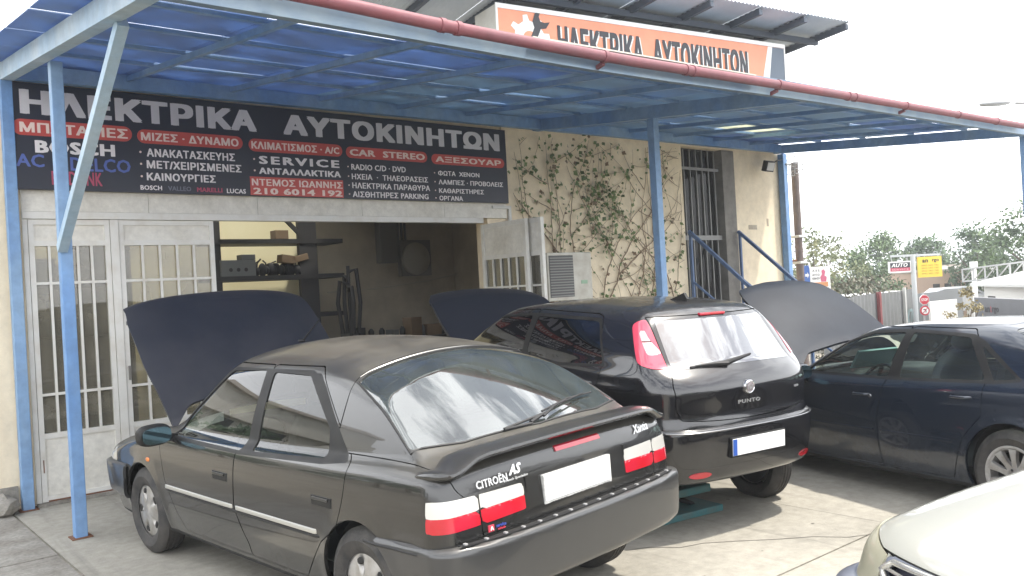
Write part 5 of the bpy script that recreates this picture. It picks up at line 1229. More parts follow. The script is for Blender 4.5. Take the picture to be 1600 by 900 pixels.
# ---------------------------------------------------------------- ivy
iv = thing('climbing_ivy', 'straggling green and reddish climbing ivy spread over the cream wall', 'climbing plant', (9.0, D, 0))
q = random.Random(11); stems = MB(); leafs = []
stem_m = mat('ivy_stem', (.22, .16, .11), .9)
def dens(x, z):
    v = 0
    for cx_, cz_, sx_, sz_, a in ((8.5, 3.6, .7, .45, 1.5), (7.9, 3.0, .35, .5, .8), (9.3, 3.0, .45, .7, 1.1), (9.2, 2.2, .5, .5, .9), (8.5, 2.6, .25, .8, .7), (10.6, 1.7, .5, .35, .9), (9.6, 1.35, .9, .25, .9), (10.9, 2.3, .3, .35, .7), (10.3, 3.6, .5, .25, .5), (10.6, 2.9, .15, .6, .5), (9.9, 2.6, .2, .7, .3)):
        v += a*math.exp(-((x-cx_)/sx_)**2-((z-cz_)/sz_)**2)
    return v
def grow(x, z, dx, dz, n, r, lvl):
    pts = [(x-9, -.02, z)]
    for i in range(n):
        dx += q.gauss(0, .12); dz += q.gauss(0, .10)+.02; l = math.hypot(dx, dz); dx /= l; dz /= l
        x += dx*.09; z += dz*.09
        if not (7.55 < x < 11.2 and .4 < z < 3.92): break
        pts.append((x-9, -.02-q.random()*.02, z))
        k = dens(x, z)
        for _ in range(int(k*1.2+q.random()*1.0)):
            leafs.append((x-9+q.gauss(0, .06), z+q.gauss(0, .06)))
        if lvl < 2 and q.random() < .10+.04*k: s = q.choice([-1, 1]); grow(x, z, dx*.5-s*dz*.9, dz*.5+s*dx*.9, int(n*.45), r*.6, lvl+1)
    if len(pts) > 2: stems.tube(pts, [max(.0025, r*(1-i/len(pts)*.8)) for i in range(len(pts))], 4, cap=False)
for x0, z0, dx, dz in ((8.3, 1.0, .05, 1), (8.75, .9, -.1, 1), (9.15, .6, .12, 1), (9.3, .6, .0, 1), (9.4, .6, .5, .8), (9.5, .8, .8, .7), (10.0, .6, .4, .9), (10.6, .5, .1, 1), (9.2, .6, -.35, 1), (10.8, .6, -.2, 1), (9.3, 1.5, .75, .6), (9.6, 1.9, .8, .65), (9.0, 1.6, -.7, .7), (8.4, 2.2, -.7, .4), (9.8, 1.2, .9, .3)):
    grow(x0, z0, dx, dz, 42, .011, 0)
for _ in range(1000):
    x = q.uniform(7.5, 11.25); z = q.uniform(.5, 3.93)
    if q.random() < dens(x, z)*.45*(.55+.9*math.sin(x*9+z*4)*math.sin(z*11-x*3)): leafs.append((x-9, z))
stems.build('stems', stem_m, iv)
lm_ = []
for nm, c1, c2 in (('ivy_leaf_green', (.12, .19, .06), (.16, .22, .08)), ('ivy_leaf_dark', (.08, .13, .045), (.11, .15, .06)), ('ivy_leaf_reddish', (.20, .12, .07), (.15, .12, .07))): lm_.append(mat(nm, c1, .55, col2=c2, nscale=5))
bs = [MB(), MB(), MB()]
for (x, z) in leafs:
    s = q.uniform(.018, .043); k = q.choices((0, 1, 2), (5, 3, 3 if z < 2.4 else 1))[0]; Mx = Matrix.Translation((x, -.03-q.random()*.09, z)) @ Matrix.Rotation(q.uniform(-.9, .9), 4, 'Z') @ Matrix.Rotation(q.uniform(-.8, .5), 4, 'X') @ Matrix.Rotation(q.uniform(-1.2, 1.2)+math.pi, 4, 'Y')
    bs[k].add([Mx @ Vector(v) for v in ((0, 0, -s), (s*.9, .006, -s*.1), (s*.45, 0, s*.35), (0, -.008, s*1.1), (-s*.45, 0, s*.35), (-s*.9, .006, -s*.1))], [(0, 1, 2, 3), (0, 3, 4, 5)])
for k in range(3): tag(bs[k].build('leaves', lm_[k], iv), kind='stuff')

# ---------------------------------------------------------------- inside the workshop
shf = thing('shelving_unit', 'dark steel shelving seen against the pale yellow back wall inside the garage', 'shelving', (4.9, 13.0, 0))
steel_d = mat('dark_steel', (.035, .035, .04), .6)
for x in (-.05, 1.55): MB().box((x, -.25, 0), (x+.1, -.18, 3.2)).build('upright', steel_d, shf)
MB().box((1.32, -.28, 0), (1.62, -.2, 3.35)).build('column', steel_d, shf)
for z in (2.70, 2.13, 1.5): MB().box((-.1, -.3, z), (2.1, .35, z+.07)).build('shelf', steel_d, shf)
MB().bar((.95, -.26, 3.25), (1.40, -.26, 2.80), .05, .06).build('brace', steel_d, shf)
box_m = [mat('grey_box', (.16, .17, .18), .7), mat('brown_card', (.20, .14, .09), .85), mat('black_part', (.03, .03, .035), .6)]
for k, (x, z, w, h, d, m_, lb) in enumerate(((0.0, 2.20, .55, .25, .3, 0, 'grey instrument box with round dials at the left end of the lower shelf'), (.33, 2.452, .22, .08, .2, 0, 'small grey box on top of the instrument box'), (.98, 2.40, .22, .13, .2, 1, 'tilted brown carton among the parts on the lower shelf'), (.90, 2.77, .22, .14, .2, 1, 'brown carton alone on the top shelf'), (1.20, 2.38, .26, .10, .2, 1, 'flat carton lying on the pile of parts'))):
    o = MB().box((0, -.1, 0), (w, d-.1, h), Matrix.Rotation(R((0, 0, 8, 0, -14)[k]), 4, 'Y'), .006).build('storage_box', box_m[m_]); o.location = (4.92+x, 12.8, z); tag(o, lb, 'box')
    if k == 0:
        for i in range(3): MB().lathe([(.001, .0), (.03, 0)], 12, Matrix.Translation((.15+.12*i, -.103, .1))).build('dial', box_m[2], o)
pl = thing('parts_pile', 'heap of dark car parts on the lower garage shelf', 'car parts', (5.5, 12.85, 2.2)); q = random.Random(4)
for i in range(12):
    x = .02+i*.075; MB().blob((x, q.uniform(-.1, .1), .06+q.uniform(0, .05)), (q.uniform(.05, .09), .08, q.uniform(.06, .11)), q.choice([2, 3, 4]), 8).build('machine_part', box_m[2], pl)
for i in range(8): x = q.uniform(0, .9); MB().tube([(x, 0, .05), (x+q.uniform(-.05, .05), 0, .2), (x+q.uniform(-.1, .1), 0, .22+q.random()*.05)], .012, 6).build('hose', box_m[2], pl)
fan = thing('extractor_fan', 'round grey extractor fan cover on the dark back wall of the garage', 'fan', (9.2, 13.93, 2.47))
MB().box((-.33, -.06, -.33), (.36, .06, .36)).build('fan_frame', mat('fan_grey', (.20, .20, .19), .6), fan)
MB().lathe([(.001, .16), (.10, .16), (.27, .13), (.31, .10), (.33, .0)], 32, Matrix.Rotation(math.pi, 4, 'Z')).build('fan_cover', mat('fan_cover_grey', (.36, .35, .32), .55), fan)
dct = thing('wall_duct', 'tall grey box and pipes above the extractor fan inside the garage', 'duct', (8.65, 13.8, 2.4))
MB().box((-.25, -.0, 0), (.12, .19, 1.5)).build('duct_box', mat('duct_grey', (.16, .16, .16), .7), dct)
for x in (.2, .28, .36): MB().tube([(x, .1, .1), (x, .1, 1.5)], .022, 8).build('pipe', MATS['duct_grey'], dct)
cb = thing('wall_cable', 'thin pale cable sagging along the back wall of the garage', 'cable', (7.3, 13.9, 1.9)); MB().tube([(0, 0, 0), (1, -.0, .03), (2.2, -.0, .14), (3.6, -.0, .36)], .012, 5).build('cable_run', mat('pale_cable', (.4, .38, .33), .6), cb)
wb = thing('workbench', 'cluttered dark workbench along the back wall of the garage', 'workbench', (7.2, 13.2, 0))
MB().box((0, -.3, .95), (2.9, .5, 1.02)).build('bench_top', steel_d, wb)
for x in (.05, 2.75): MB().box((x, -.2, 0), (x+.1, .4, .95)).build('leg', steel_d, wb)
MB().box((.2, -.25, .15), (2.6, .4, .9)).build('drawer_cabinet', mat('oxide_red_cabinet', (.10, .035, .03), .6, col2=(.05, .03, .03), nscale=4), wb)
q = random.Random(9)
for i in range(13):
    w_, h_ = q.uniform(.10, .3), q.uniform(.08, .38); m_ = q.choice(box_m); kind = q.choice(['box', 'can', 'motor'])
    x = .05+i*.215
    if kind == 'box': o = MB().box((-w_/2, -.12, 0), (w_/2, .12, h_), Matrix.Rotation(q.uniform(-.4, .4), 4, 'Z'), .006).build('tool_box', m_); lb = 'dark box standing on the workbench'
    elif kind == 'can': o = MB().lathe([(.001, 0), (.05, 0), (.052, .15), (.02, .2), (.001, .2)], 14, Matrix.Rotation(R(90), 4, 'X')).build('oil_can', m_); lb = 'dark can standing on the workbench'
    else: o = MB().blob((0, 0, .1), (.13, .1, .1), 3, 8).box((-.1, -.08, 0), (.1, .08, .03)).lathe([(.001, .0), (.03, 0), (.03, .2), (.001, .2)], 10, Matrix.Translation((0, -.1, .12))).build('starter_motor', m_); lb = 'dark motor lying on the workbench'
    lb += ', '+('leftmost', 'second', 'third', 'fourth', 'fifth', 'sixth', 'seventh', 'eighth', 'ninth', 'tenth', 'eleventh', 'twelfth', 'rightmost')[i]+(' of its clutter' if i in (0, 12) else ' thing from the left end')
    o.location = (7.2+x, 13.1, 1.021); tag(o, lb, kind if kind != 'box' else 'tool box', 'clutter on the garage workbench')
# a stand, hoses and crates in the left part of the bay
rk = thing('coat_rack', 'dark stand hung with hoses beside the shelving inside the garage', 'stand', (6.9, 12.4, 0))
MB().tube([(0, 0, 0), (0, 0, 2.3)], .03, 8).tube([(-.25, 0, .0), (.25, 0, 0)], .03, 6).build('stand_pole', steel_d, rk)
for i in range(4): a = i*1.5; MB().tube([(0, 0, 2.2-.1*i), (.15*math.cos(a), .15*math.sin(a), 2.25-.1*i), (.2*math.cos(a), .2*math.sin(a), 1.7), (.14*math.cos(a), .14*math.sin(a), 1.2)], .035, 8).build('hose', box_m[2], rk)
# behind the left panes
ck = thing('wall_clock', 'small round white clock behind the left glazed screen', 'clock', (2.62, 10.2, 2.0))
MB().lathe([(.001, .02), (.085, .02), (.10, .012), (.105, -.01)], 28, Matrix.Rotation(math.pi, 4, 'Z')).build('clock_face', mat('clock_white', (.6, .6, .58), .4), ck)
MB().box((-.004, -.026, 0), (.004, -.022, .06)).box((0, -.026, -.004), (.045, -.022, .004)).build('clock_hand', trimB, ck)
MB().box((-.3, .02, -2.0), (.3, .06, .5)).build('clock_board', mat('brown_board', (.10, .08, .06), .8), ck)
for k, (x, y, z, w_, h_, c, lb) in enumerate(((1.95, 9.7, 1.55, .42, .16, (.03, .10, .22), 'blue crate low behind the left glazed screen'), (1.80, 9.9, 2.1, .5, .22, (.04, .12, .26), 'blue crate high behind the left glazed screen'), (2.25, 9.6, .75, .35, .22, (.5, .5, .48), 'white carton at the bottom of the left glazed screen'))):
    o = MB().box((-w_/2, -.15, 0), (w_/2, .15, h_), None, .01).box((-w_/2-.01, -.16, h_), (w_/2+.01, .16, h_+.02)).build('crate', mat('crate_%s' % ('blue', 'deep_blue', 'white')[k], c, .6)); o.location = (x, y, z); tag(o, lb, 'crate')
ib = thing('storage_rack', 'dark storage rack behind the left glazed screen', 'rack', (1.7, 9.85, 0))
for z in (.72, 1.52, 2.07): MB().box((0, -.3, z-.03), (.85, .3, z-.002)).build('shelf', steel_d, ib)
for x in (0, .8): MB().box((x, .3, 0), (x+.05, .33, 2.5)).build('upright', steel_d, ib)
MB().box((0, .335, 0), (.85, .35, 2.3)).build('back_panel', mat('brown_board2', (.09, .075, .06), .8), ib)
MB().box((-.0, .0, 0), (.9, .03, 1.9)).build('cabinet', MATS['brown_board2']); o = bpy.data.objects['cabinet']; o.location = (2.5, 10.4, 0); bpy.data.objects.remove(o)
# scissor lift pad under the hatchback
lt = thing('scissor_lift', 'low teal scissor lift with a rubber pad under the raised hatchback', 'car lift', (4.95, 4.55, 0), R(-8))
teal = mat('teal_paint', (.05, .20, .22), .5, col2=(.10, .16, .16), nscale=8)
MB().box((-.38, -.5, .0), (.42, .9, .05), None, .008).build('base_plate', teal, lt)
MB().box((-.33, -.42, .14), (.38, .85, .20), None, .008).build('platform', teal, lt)
for s in (-.25, .25): MB().bar((s, -.35, .05), (s, .7, .15), .04, .03).bar((s+.05, .7, .05), (s+.05, -.35, .15), .04, .03).build('scissor_arm', steel_d, lt)
MB().blob((.05, -.2, .24), (.17, .14, .05), 4, 8).build('rubber_pad', rubber, lt)
# ================================================================ the white hatchback bonnet at the lower right
def build_lanos():
    sp = dict(L=4.07, halfw=.84, W=([0,.3,1.0,2.2,3.2,3.65,3.9,4.07], [.74,.80,.835,.84,.83,.80,.755,.70]),
        p=([.15,.28,.45,.6,.72,.82,.92,1.1], [-.07,-.025,0,.0,-.015,-.045,-.09,-.16]),
        top=([0,.2,.6,1.2,2.0,2.9,3.2,3.6,3.85,4.0,4.07], [.95,1.0,1.02,1.0,.97,.945,.905,.838,.78,.725,.68]), crown=.03, crown4=.06,
        rear=([.2,.35,.5,.62,.7,.85,.95,1.1], [.12,.04,.01,.02,.06,.08,.1,.2]), front=([.2,.45,.55,.62,.72,.8], [3.98,4.06,4.06,4.03,4.00,3.94]),
        rc=(.05,.10), fc=(.13,.22), roof=([.5,.9,1.5,2.0,2.3,2.8], [1.30,1.40,1.43,1.42,1.39,1.28]), rcrown=.04,
        Yg=([.2,.8,2,2.8,3.1], [.74,.77,.775,.76,.70]), tum=([.8,.9,1.25,1.45], [-.02,0,.16,.26]),
        rglass=((.35,1.0),(.85,1.37)), wshield=((2.2,1.40),(3.05,.95)), gcurve=(.03,.08), wheels=(.68,3.20), wr=.29, arch=.325, flare=.008,
        zb=.17, ke=.10, ks=.10, kr=.12, kg=(.06,.05), kb=.04)
    F = make_F(sp); sk = sample(F, sp['L'], nx=110, nt=120)
    paint = car_paint('white_paint', (.30, .30, .268), 0, .36, dust=(.42, .40, .34), dust_top=.15, dust_side=.1)
    root = car_root('compact_car', 'silvery white compact car whose bonnet and yellowed headlamp fill the lower right corner', LANPOS, R(LANROT), -.012)
    sk = common_cut(sk, sp, paint, root)
    for poly in ([(2.62, 1.02), (2.2, 1.30), (1.55, 1.34), (1.52, .94), (2.66, .93)], [(1.46, 1.34), (.98, 1.30), (.62, .98), (1.44, .94)]):
        for sg_ in (1, -1): g, sk = sk.split(side_poly(poly, .03, sgn=sg_)); g.mesh('side_window', xg, root, .004, -.004)
    ws = [(2.28, -.55), (2.36, 0), (2.28, .55), (2.80, .70), (2.95, .4), (3.0, 0), (2.95, -.4), (2.80, -.70)]
    g, sk = sk.split(lambda V: np.maximum(sd_poly(V[:, 0], V[:, 1], ws, .05), .9-V[:, 2])); g.mesh('windscreen', xg, root, .004, -.004)
    rw = [(.86, -.52), (.84, 0), (.86, .52), (.46, .62), (.40, 0), (.46, -.62)]
    g, sk = sk.split(lambda V: np.maximum(sd_poly(V[:, 0], V[:, 1], rw, .05), .9-V[:, 2])); g.mesh('rear_window', xg, root, .004, -.004)
    # grille opening, headlamps, bonnet
    grl = lambda V: np.maximum(np.maximum(sd_poly(V[:, 1], V[:, 2], [(-.452, .675), (-.40, .715), (0, .724), (.40, .715), (.452, .675), (.34, .60), (0, .575), (-.34, .60)], .03), 3.6-V[:, 0]), 0-9)
    g, sk = sk.split(grl); g.mesh('grille_mesh', mat('grille_black_blue', (.03, .03, .05), .6), root, .004, -.03)
    hl = lambda V: np.maximum(np.maximum(.46-np.abs(V[:, 1]), np.maximum(V[:, 2]-np.interp(np.abs(V[:, 1]), [.46, .8], [.715, .765]), .555-V[:, 2])), 3.66-V[:, 0])
    for sg_ in (1, -1): g, sk = sk.split(lambda V: np.maximum(hl(V), -V[:, 1]*sg_), .002); g.mesh('headlamp', mat('yellowed_lens', (.36, .345, .25), .35, .0, coat=.4, col2=(.29, .28, .21), nscale=4), root, .02, .004)
    nose = lambda V: np.maximum(np.maximum(np.abs(V[:, 1])-.455, V[:, 2]-.722), 3.66-V[:, 0])
    g, sk = sk.split(nose, .002); g.mesh('nose_panel', mat('blue_grey_bumper', (.10, .115, .15), .5, col2=(.14, .15, .18), nscale=6), root, .02)
    hood = [(2.90, -.70), (3.04, -.4), (3.08, 0), (3.04, .4), (2.90, .70), (3.3, .77), (3.65, .755), (3.84, .70), (3.95, .56), (4.2, .5), (4.2, -.5), (3.95, -.56), (3.84, -.70), (3.65, -.755), (3.3, -.77)]
    g, sk = sk.split(lambda V: np.maximum(sd_poly(V[:, 0], V[:, 1], hood, .03), .722-V[:, 2]), .003); g.mesh('bonnet', paint, root, .02)
    fd = [(2.80, .92), (2.76, .60), (2.70, .235), (1.50, .235), (1.49, 1.38), (2.2, 1.36)]; rd = [(1.48, 1.38), (1.49, .235), (1.08, .235), (.98, .52), (.72, .8), (.60, 1.0), (.95, 1.36)]
    for s in (1, -1):
        for nm, poly in (('front_door', fd), ('rear_door', rd)): g, sk = sk.split(side_poly(poly, .02, sgn=s), .003); g.mesh(nm, paint, root, .02)
        mirror(root, 2.50, s*.90, .96, s, paint, trimB)
    sk.mesh('body_shell', paint, root, .02)
    Fb = make_F(sp, dict(top=.590, off=.10, out=.03)); sb = sample(Fb, sp['L'], z0=.40, nt=90)
    for nm, cond in (('rear_bumper', lambda V: V[:, 0]-.62), ('front_bumper', lambda V: 3.45-V[:, 0])):
        b, _ = sb.split(cond)
        for wx in sp['wheels']: _, b = b.split(lambda V: np.maximum(np.hypot(V[:, 0]-wx, V[:, 2]-.30)-sp['arch'], .42-np.abs(V[:, 1])))
        b.mesh(nm, mat('blue_grey_bumper', (.10, .115, .15), .5, col2=(.14, .15, .18), nscale=6), root, .02)
    # bright surround split by a fluted shield
    fx = lambda y, z: float(-surf_x(lambda P: F(P*np.array([-1, 1, 1])), [y], [z], -4.3, -3.2)[0])
    gm = mat('grille_silver', (.55, .54, .50), .25, .7)
    ring = [(-.448, .675), (-.40, .708), (0, .718), (.40, .708), (.448, .675), (.34, .60), (0, .575), (-.34, .60)]
    pts = []
    for i in range(len(ring)):
        a, c = np.array(ring[i]), np.array(ring[(i+1) % len(ring)])
        for t in np.linspace(0, 1, 7)[:-1]: y, z = a+(c-a)*t; pts.append((fx(y, z)+.008, y, z))
    o = MB().tube(pts, .012, 8, closed=True).build('grille_surround', gm, root, 60)
    MB().blob((fx(0, .65)+.005, 0, .652), (.03, .055, .062), 2.4, 12).build('grille_shield', gm, o)
    for y in np.linspace(-.30, .30, 13):
        if abs(y) > .06: pass
    for s in (-1, 1): MB().tube([(fx(s*.05, .66)+.002, s*.05, .665), (fx(s*.42, .68)+.002, s*.425, .68)], .007, 6).build('grille_bar', gm, o)
    arch_liners(sp, root)
    for wx in sp['wheels']:
        for s in (1, -1): wheel(root, (wx, s*.735, .29), .29, .18, .185, s, 'cover', mats_x)
    cabin(root, 1.5, .8, 2.3, shelf=(.4, .8, .93))
LANPOS, LANROT = (6.471, -0.397), 157

# ================================================================ background
leaf_sets = {}
def leaf_mat(name, a, b_): return mat(name, a, .6, col2=b_, nscale=1.3)
def tree(name, label, x, y, z0, h, w, tone, seed, dens=1.0, leaf=.12, trunk_h=None, group=None, gaps=.35, cz=None):
    q = random.Random(seed); t = thing(name, label, 'tree', (x, y, z0), 0, group)
    th = trunk_h or h*.3; bark = mat('tree_bark', (.12, .095, .07), .9)
    b = MB(); b.tube([(0, 0, 0), (.05*h*.1, 0, th*.6), (0, .03*h*.1, th), (.0, 0, h*.75)], [h*.028, h*.022, h*.018, h*.006], 8)
    tips = []
    for i in range(9):
        a = 2.4*i+q.uniform(-.4, .4); z = th*.7+(h*.65-th*.7)*i/9; r = w*.5*q.uniform(.5, .95)*(1-.35*i/9)
        p0 = Vector((0, 0, z)); p2 = Vector((r*math.cos(a), r*math.sin(a), z+q.uniform(.12, .3)*h)); p1 = (p0+p2)/2+Vector((0, 0, -.02*h)); b.tube([p0, p1, p2], [h*.012, h*.008, h*.003], 5); tips.append(p2)
    b.build('trunk', bark, t)
    cl = []
    for i in range(int(46*dens)):
        u = q.random(); a = q.uniform(0, 2*math.pi); zz = th*.55+(h-th*.55)*q.random(); f = math.sin(math.pi*min(1, max(.08, (zz-th*.4)/(h-th*.4)))**.8)**.6
        r = w*.5*f*math.sqrt(u); cl.append((Vector((r*math.cos(a), r*math.sin(a), zz)), q.uniform(.08, .17)*w))
    for p in tips: cl.append((p, .16*w))
    bs = [MB(), MB()]
    for c, r in cl:
        k = 0 if q.random() < .55 else 1
        for _ in range(int(85*dens)):
            d = Vector((q.gauss(0, 1), q.gauss(0, 1), q.gauss(0, .8))); d = d.normalized()*r*(q.random()**.6); p = c+d; s = leaf*q.uniform(.5, 1.0)
            if p.z < .15: continue
            n = Vector((q.gauss(0, 1), q.gauss(0, 1), q.gauss(.4, 1))).normalized(); e = n.orthogonal().normalized(); e = Matrix.Rotation(q.uniform(0, 6.28), 3, n) @ e; g = n.cross(e)
            bs[k].add([p-e*s, p+g*s*.5, p+e*s, p-g*s*.5], [(0, 1, 2, 3)])
    cr = bs[0].build('crown', tone[0], t); bs[1].build('crown', tone[1], t)
    return t
GT = (leaf_mat('foliage_mid_green', (.085, .14, .055), (.12, .18, .07)), leaf_mat('foliage_dark_green', (.05, .09, .04), (.075, .12, .05)))
YT = (leaf_mat('foliage_yellow_green', (.17, .19, .08), (.22, .22, .10)), leaf_mat('foliage_olive', (.12, .15, .07), (.16, .18, .08)))
BT = (leaf_mat('foliage_blue_green', (.09, .15, .075), (.13, .19, .10)), leaf_mat('foliage_deep_green', (.055, .10, .05), (.08, .13, .065)))  # second, deeper green mixed in at random by leaf cluster
OT = (leaf_mat('foliage_ochre', (.26, .21, .09), (.30, .25, .12)), leaf_mat('foliage_brown_green', (.18, .16, .08), (.22, .19, .09)))
def build_background():
    G_ = -1.35
    tree('roadside_tree', 'thin yellowish green tree just right of the brown pole', 36.5, 21.6, G_, 5.2, 4.6, YT, 1, .75, .12, gaps=.5)
    tree('roadside_tree', 'rounded green tree left of the red and black AUTO sign', 43.0, 22.75, G_, 3.9, 4.4, GT, 2, 1.0, .13)
    tree('roadside_tree', 'low dark green tree filling the gap behind the billboard', 40.2, 23.2, G_, 2.9, 4.2, BT, 21, 1.1, .13)
    tree('roadside_tree', 'tall green tree behind the red and black AUTO sign', 48.6, 24.4, G_, 4.9, 4.8, GT, 3, 1.1, .14)
    tree('roadside_tree', 'bushy green tree behind the yellow hanging sign', 51.0, 22.9, G_, 4.7, 4.2, BT, 4, 1.2, .14)
    tree('roadside_tree', 'hazy blue green tree left of the white shed chimney', 53.0, 20.2, G_, 3.4, 3.6, BT, 5, .9, .14)
    tree('roadside_tree', 'green tree rising behind the truss railing', 46.2, 18.2, G_, 4.9, 4.2, BT, 6, .9, .14)
    tree('roadside_tree', 'tall green tree at the right edge behind the white shed', 42.6, 14.6, G_, 5.6, 5.0, GT, 7, 1.0, .14)
    tree('roadside_tree', 'outermost tall tree cut off by the right edge of the picture', 41.0, 11.6, G_, 5.6, 5.0, BT, 8, 1.0, .14)
    # scrub along the fence top
    q = random.Random(5); b = MB()
    for i in range(2600):
        t = q.random(); x = 23+t*8; y = 13.6+t*1.9+q.gauss(0, .35); z = G_+q.random()**1.4*2.9; s = q.uniform(.04, .10)
        n = Vector((q.gauss(0, 1), q.gauss(0, 1), q.gauss(0, 1))).normalized(); e = n.orthogonal(); g = n.cross(e); p = Vector((x, y, z)); b.add([p-e*s, p+g*s*.4, p+e*s, p-g*s*.4], [(0, 1, 2, 3)])
    o = b.build('scrub', leaf_mat('dry_scrub', (.13, .11, .075), (.08, .09, .05))); tag(o, 'dry scrub growing behind the grey sheet fence', 'scrub', kind='stuff')
    # fence of grey sheets
    fm = fine(mat('grey_fence_sheet', (.17, .175, .175), .6, .1, col2=(.13, .135, .135), nscale=1.2), .12, 5)
    fn = thing('sheet_fence', 'grey sheet metal fence along the far side of the road', 'fence', (20.2, 11.5, G_))
    pts = [Vector((19.3, 11.30)), Vector((21.6, 11.72)), Vector((24.19, 12.37)), Vector((26.76, 12.83)), Vector((28.07, 13.04)), Vector((30.2, 13.2)), Vector((32.36, 13.37))]
    for i, (a, c) in enumerate(zip(pts[:-1], pts[1:])):
        n = 14 if i < 4 else 26; vs = []; amp = .012 if i < 4 else .03
        for j in range(n+1):
            p = a.lerp(c, j/n); o_ = amp if j % 2 else -amp; top = 1.06 if i < 4 else .90
            for z in (0, top-G_+.02*(i % 2)): vs.append((p.x-20.2, p.y-11.5+o_, z))
        MB().add(vs, [(2*j, 2*j+2, 2*j+3, 2*j+1) for j in range(n)]).build('fence_sheet', fm if i < 4 else mat('light_fence_sheet', (.22, .23, .235), .55, .2), fn)
    MB().box((-.05, -.05, 0), (.05, .05, 2.46)).build('fence_post', mat('red_oxide_post', (.22, .05, .05), .7), fn).location = (24.15-20.2, 12.28-11.5, 0)
    MB().box((-.04, -.04, 0), (.04, .04, 2.5)).build('fence_post', mat('pale_post', (.5, .5, .48), .6), fn).location = (26.7-20.2, 12.75-11.5, 0)
    # graffiti on two sheets
    co, Fc = text_mesh('KTN', .55, .02, .95, .3, .002); d = (pts[3]-pts[2]).normalized(); raw_mesh('graffiti', np.stack([26.95-20.2+co[:, 0]*.85*d.x, 12.80-11.5+co[:, 0]*d.y*.85, 1.25+co[:, 1]], -1), Fc, mat('teal_spray', (.16, .24, .25), .7), fn)
    # red round signs on the fence side
    for z, lb, k in ((.92, 'upper round red road sign with white letters in front of the grey fence', 0), (.64, 'lower round red and white no left turn sign in front of the grey fence', 1)):
        rs = thing('road_sign', lb, 'road sign', (22.22, 10.10, z), R(-37))
        r = .125
        if k == 0:
            MB().prism([(r*1.08*math.cos(t), r*1.08*math.sin(t)) for t in [math.pi/8+i*math.pi/4 for i in range(8)]], 0, .02, 'y').build('sign_plate', wht, rs)
            MB().prism([(r*math.cos(t), r*math.sin(t)) for t in [math.pi/8+i*math.pi/4 for i in range(8)]], -.004, -.001, 'y').build('sign_face', mat('sign_red', (.5, .03, .05), .4), rs)
            co, Fc = text_mesh('STOP', .07, .03, .17, 0, .001); raw_mesh('lettering', np.stack([-.085+co[:, 0], -.006-co[:, 2], -.035+co[:, 1]], -1), Fc, wht, rs)
        else:
            MB().lathe([(.001, .0), (r, 0), (r, .02)], 24).build('sign_plate', MATS.get('sign_red'), rs)
            MB().lathe([(.001, -.004), (r*.72, -.004)], 24).build('sign_face', wht, rs)
            MB().prism([(-.05, .03), (-.02, .055), (-.02, .04), (.03, .04), (.03, -.05), (.012, -.05), (.012, .02), (-.02, .02), (-.02, .005)], -.008, -.006, 'y').build('turn_arrow', ink, rs)
            MB().bar((-.07, -.009, -.07), (.07, -.009, .07), .004, .018).build('slash', MATS['sign_red'], rs)
    pr_ = thing('sign_pole', 'thin grey pole carrying the two round red road signs', 'pole', (22.24, 10.14, G_)); MB().tube([(0, 0, 0), (0, 0, 2.45)], .025, 8).build('shaft', sgrey, pr_)
    # hanging signs on the tall post
    gp = thing('sign_gantry', 'pale steel post with a crossbar carrying the two hanging signs', 'sign post', (25.06, 11.66, G_))
    ang = math.atan2(11.18-12.06, 25.61-24.56)
    MB().tube([(0, 0, 0), (0, 0, 3.5)], .07, 12).build('post', mat('pale_steel', (.50, .52, .52), .5, .2), gp)
    MB().bar((-.50, .41, 3.48), (.60, -.50, 3.46), .07, .06).build('crossbar', MATS['pale_steel'], gp)
    s1 = thing('auto_sign', 'white edged sign with AUTO on black over a red strip hanging from the post', 'sign', (24.50, 12.11, 1.64), ang)
    MB().box((0, 0, 0), (.66, .06, .33)).build('sign_case', wht, s1); MB().box((.04, -.006, .14), (.62, -.001, .29)).build('black_face', ink, s1); MB().box((.04, -.006, .04), (.62, -.001, .138)).build('red_face', mat('pink_red_face', (.50, .07, .12), .5), s1)
    co, Fc = text_mesh('AUTO', .11, .04, .48, .25, .001); raw_mesh('lettering', np.stack([.07+co[:, 0], -.008-co[:, 2], .16+co[:, 1]], -1), Fc, wht, s1)
    co, Fc = text_mesh('SERVICE', .05, .03, .5, 0, .001); raw_mesh('lettering', np.stack([.08+co[:, 0], -.008-co[:, 2], .065+co[:, 1]], -1), Fc, mat('pink_letter', (.7, .35, .38), .5), s1)
    for x in (.1, .56): MB().bar((x, .03, .33), (x, .03, .50), .02, .02).build('hanger', sgrey, s1)
    s2 = thing('yellow_sign', 'square yellow sign with dark lettering beside the AUTO sign', 'sign', (25.12, 11.55, 1.46), ang)
    MB().box((0, 0, 0), (.70, .06, .60)).build('sign_case', mat('yellow_face', (.80, .55, .06), .5), s2)
    for t, z, h, x, w_ in (('an', .43, .09, .13, .17), ('rgo', .42, .10, .42, .20)): co, Fc = text_mesh(t, h, .03, w_, 0, .001); raw_mesh('lettering', np.stack([x+co[:, 0], -.004-co[:, 2], z+co[:, 1]], -1), Fc, ink, s2)
    for z in (.33, .25, .17, .09): co, Fc = text_mesh('SERVICE · PARTS · TYRES', .035, .02, .5, 0, .001); raw_mesh('lettering', np.stack([.1+co[:, 0], -.004-co[:, 2], z+co[:, 1]], -1), Fc, mat('brown_print', (.35, .22, .03), .5), s2)
    # white panel, banner wall, shed, truss railing, chimney, potted tree
    wp = MB().box((0, -.03, 0), (1.62, .03, 2.05)).build('white_board', wht); wp.location = (26.39, 11.86, G_); wp.rotation_euler = (0, 0, R(-4)); tag(wp, 'blank white board standing in front of the light grey fence', 'board')
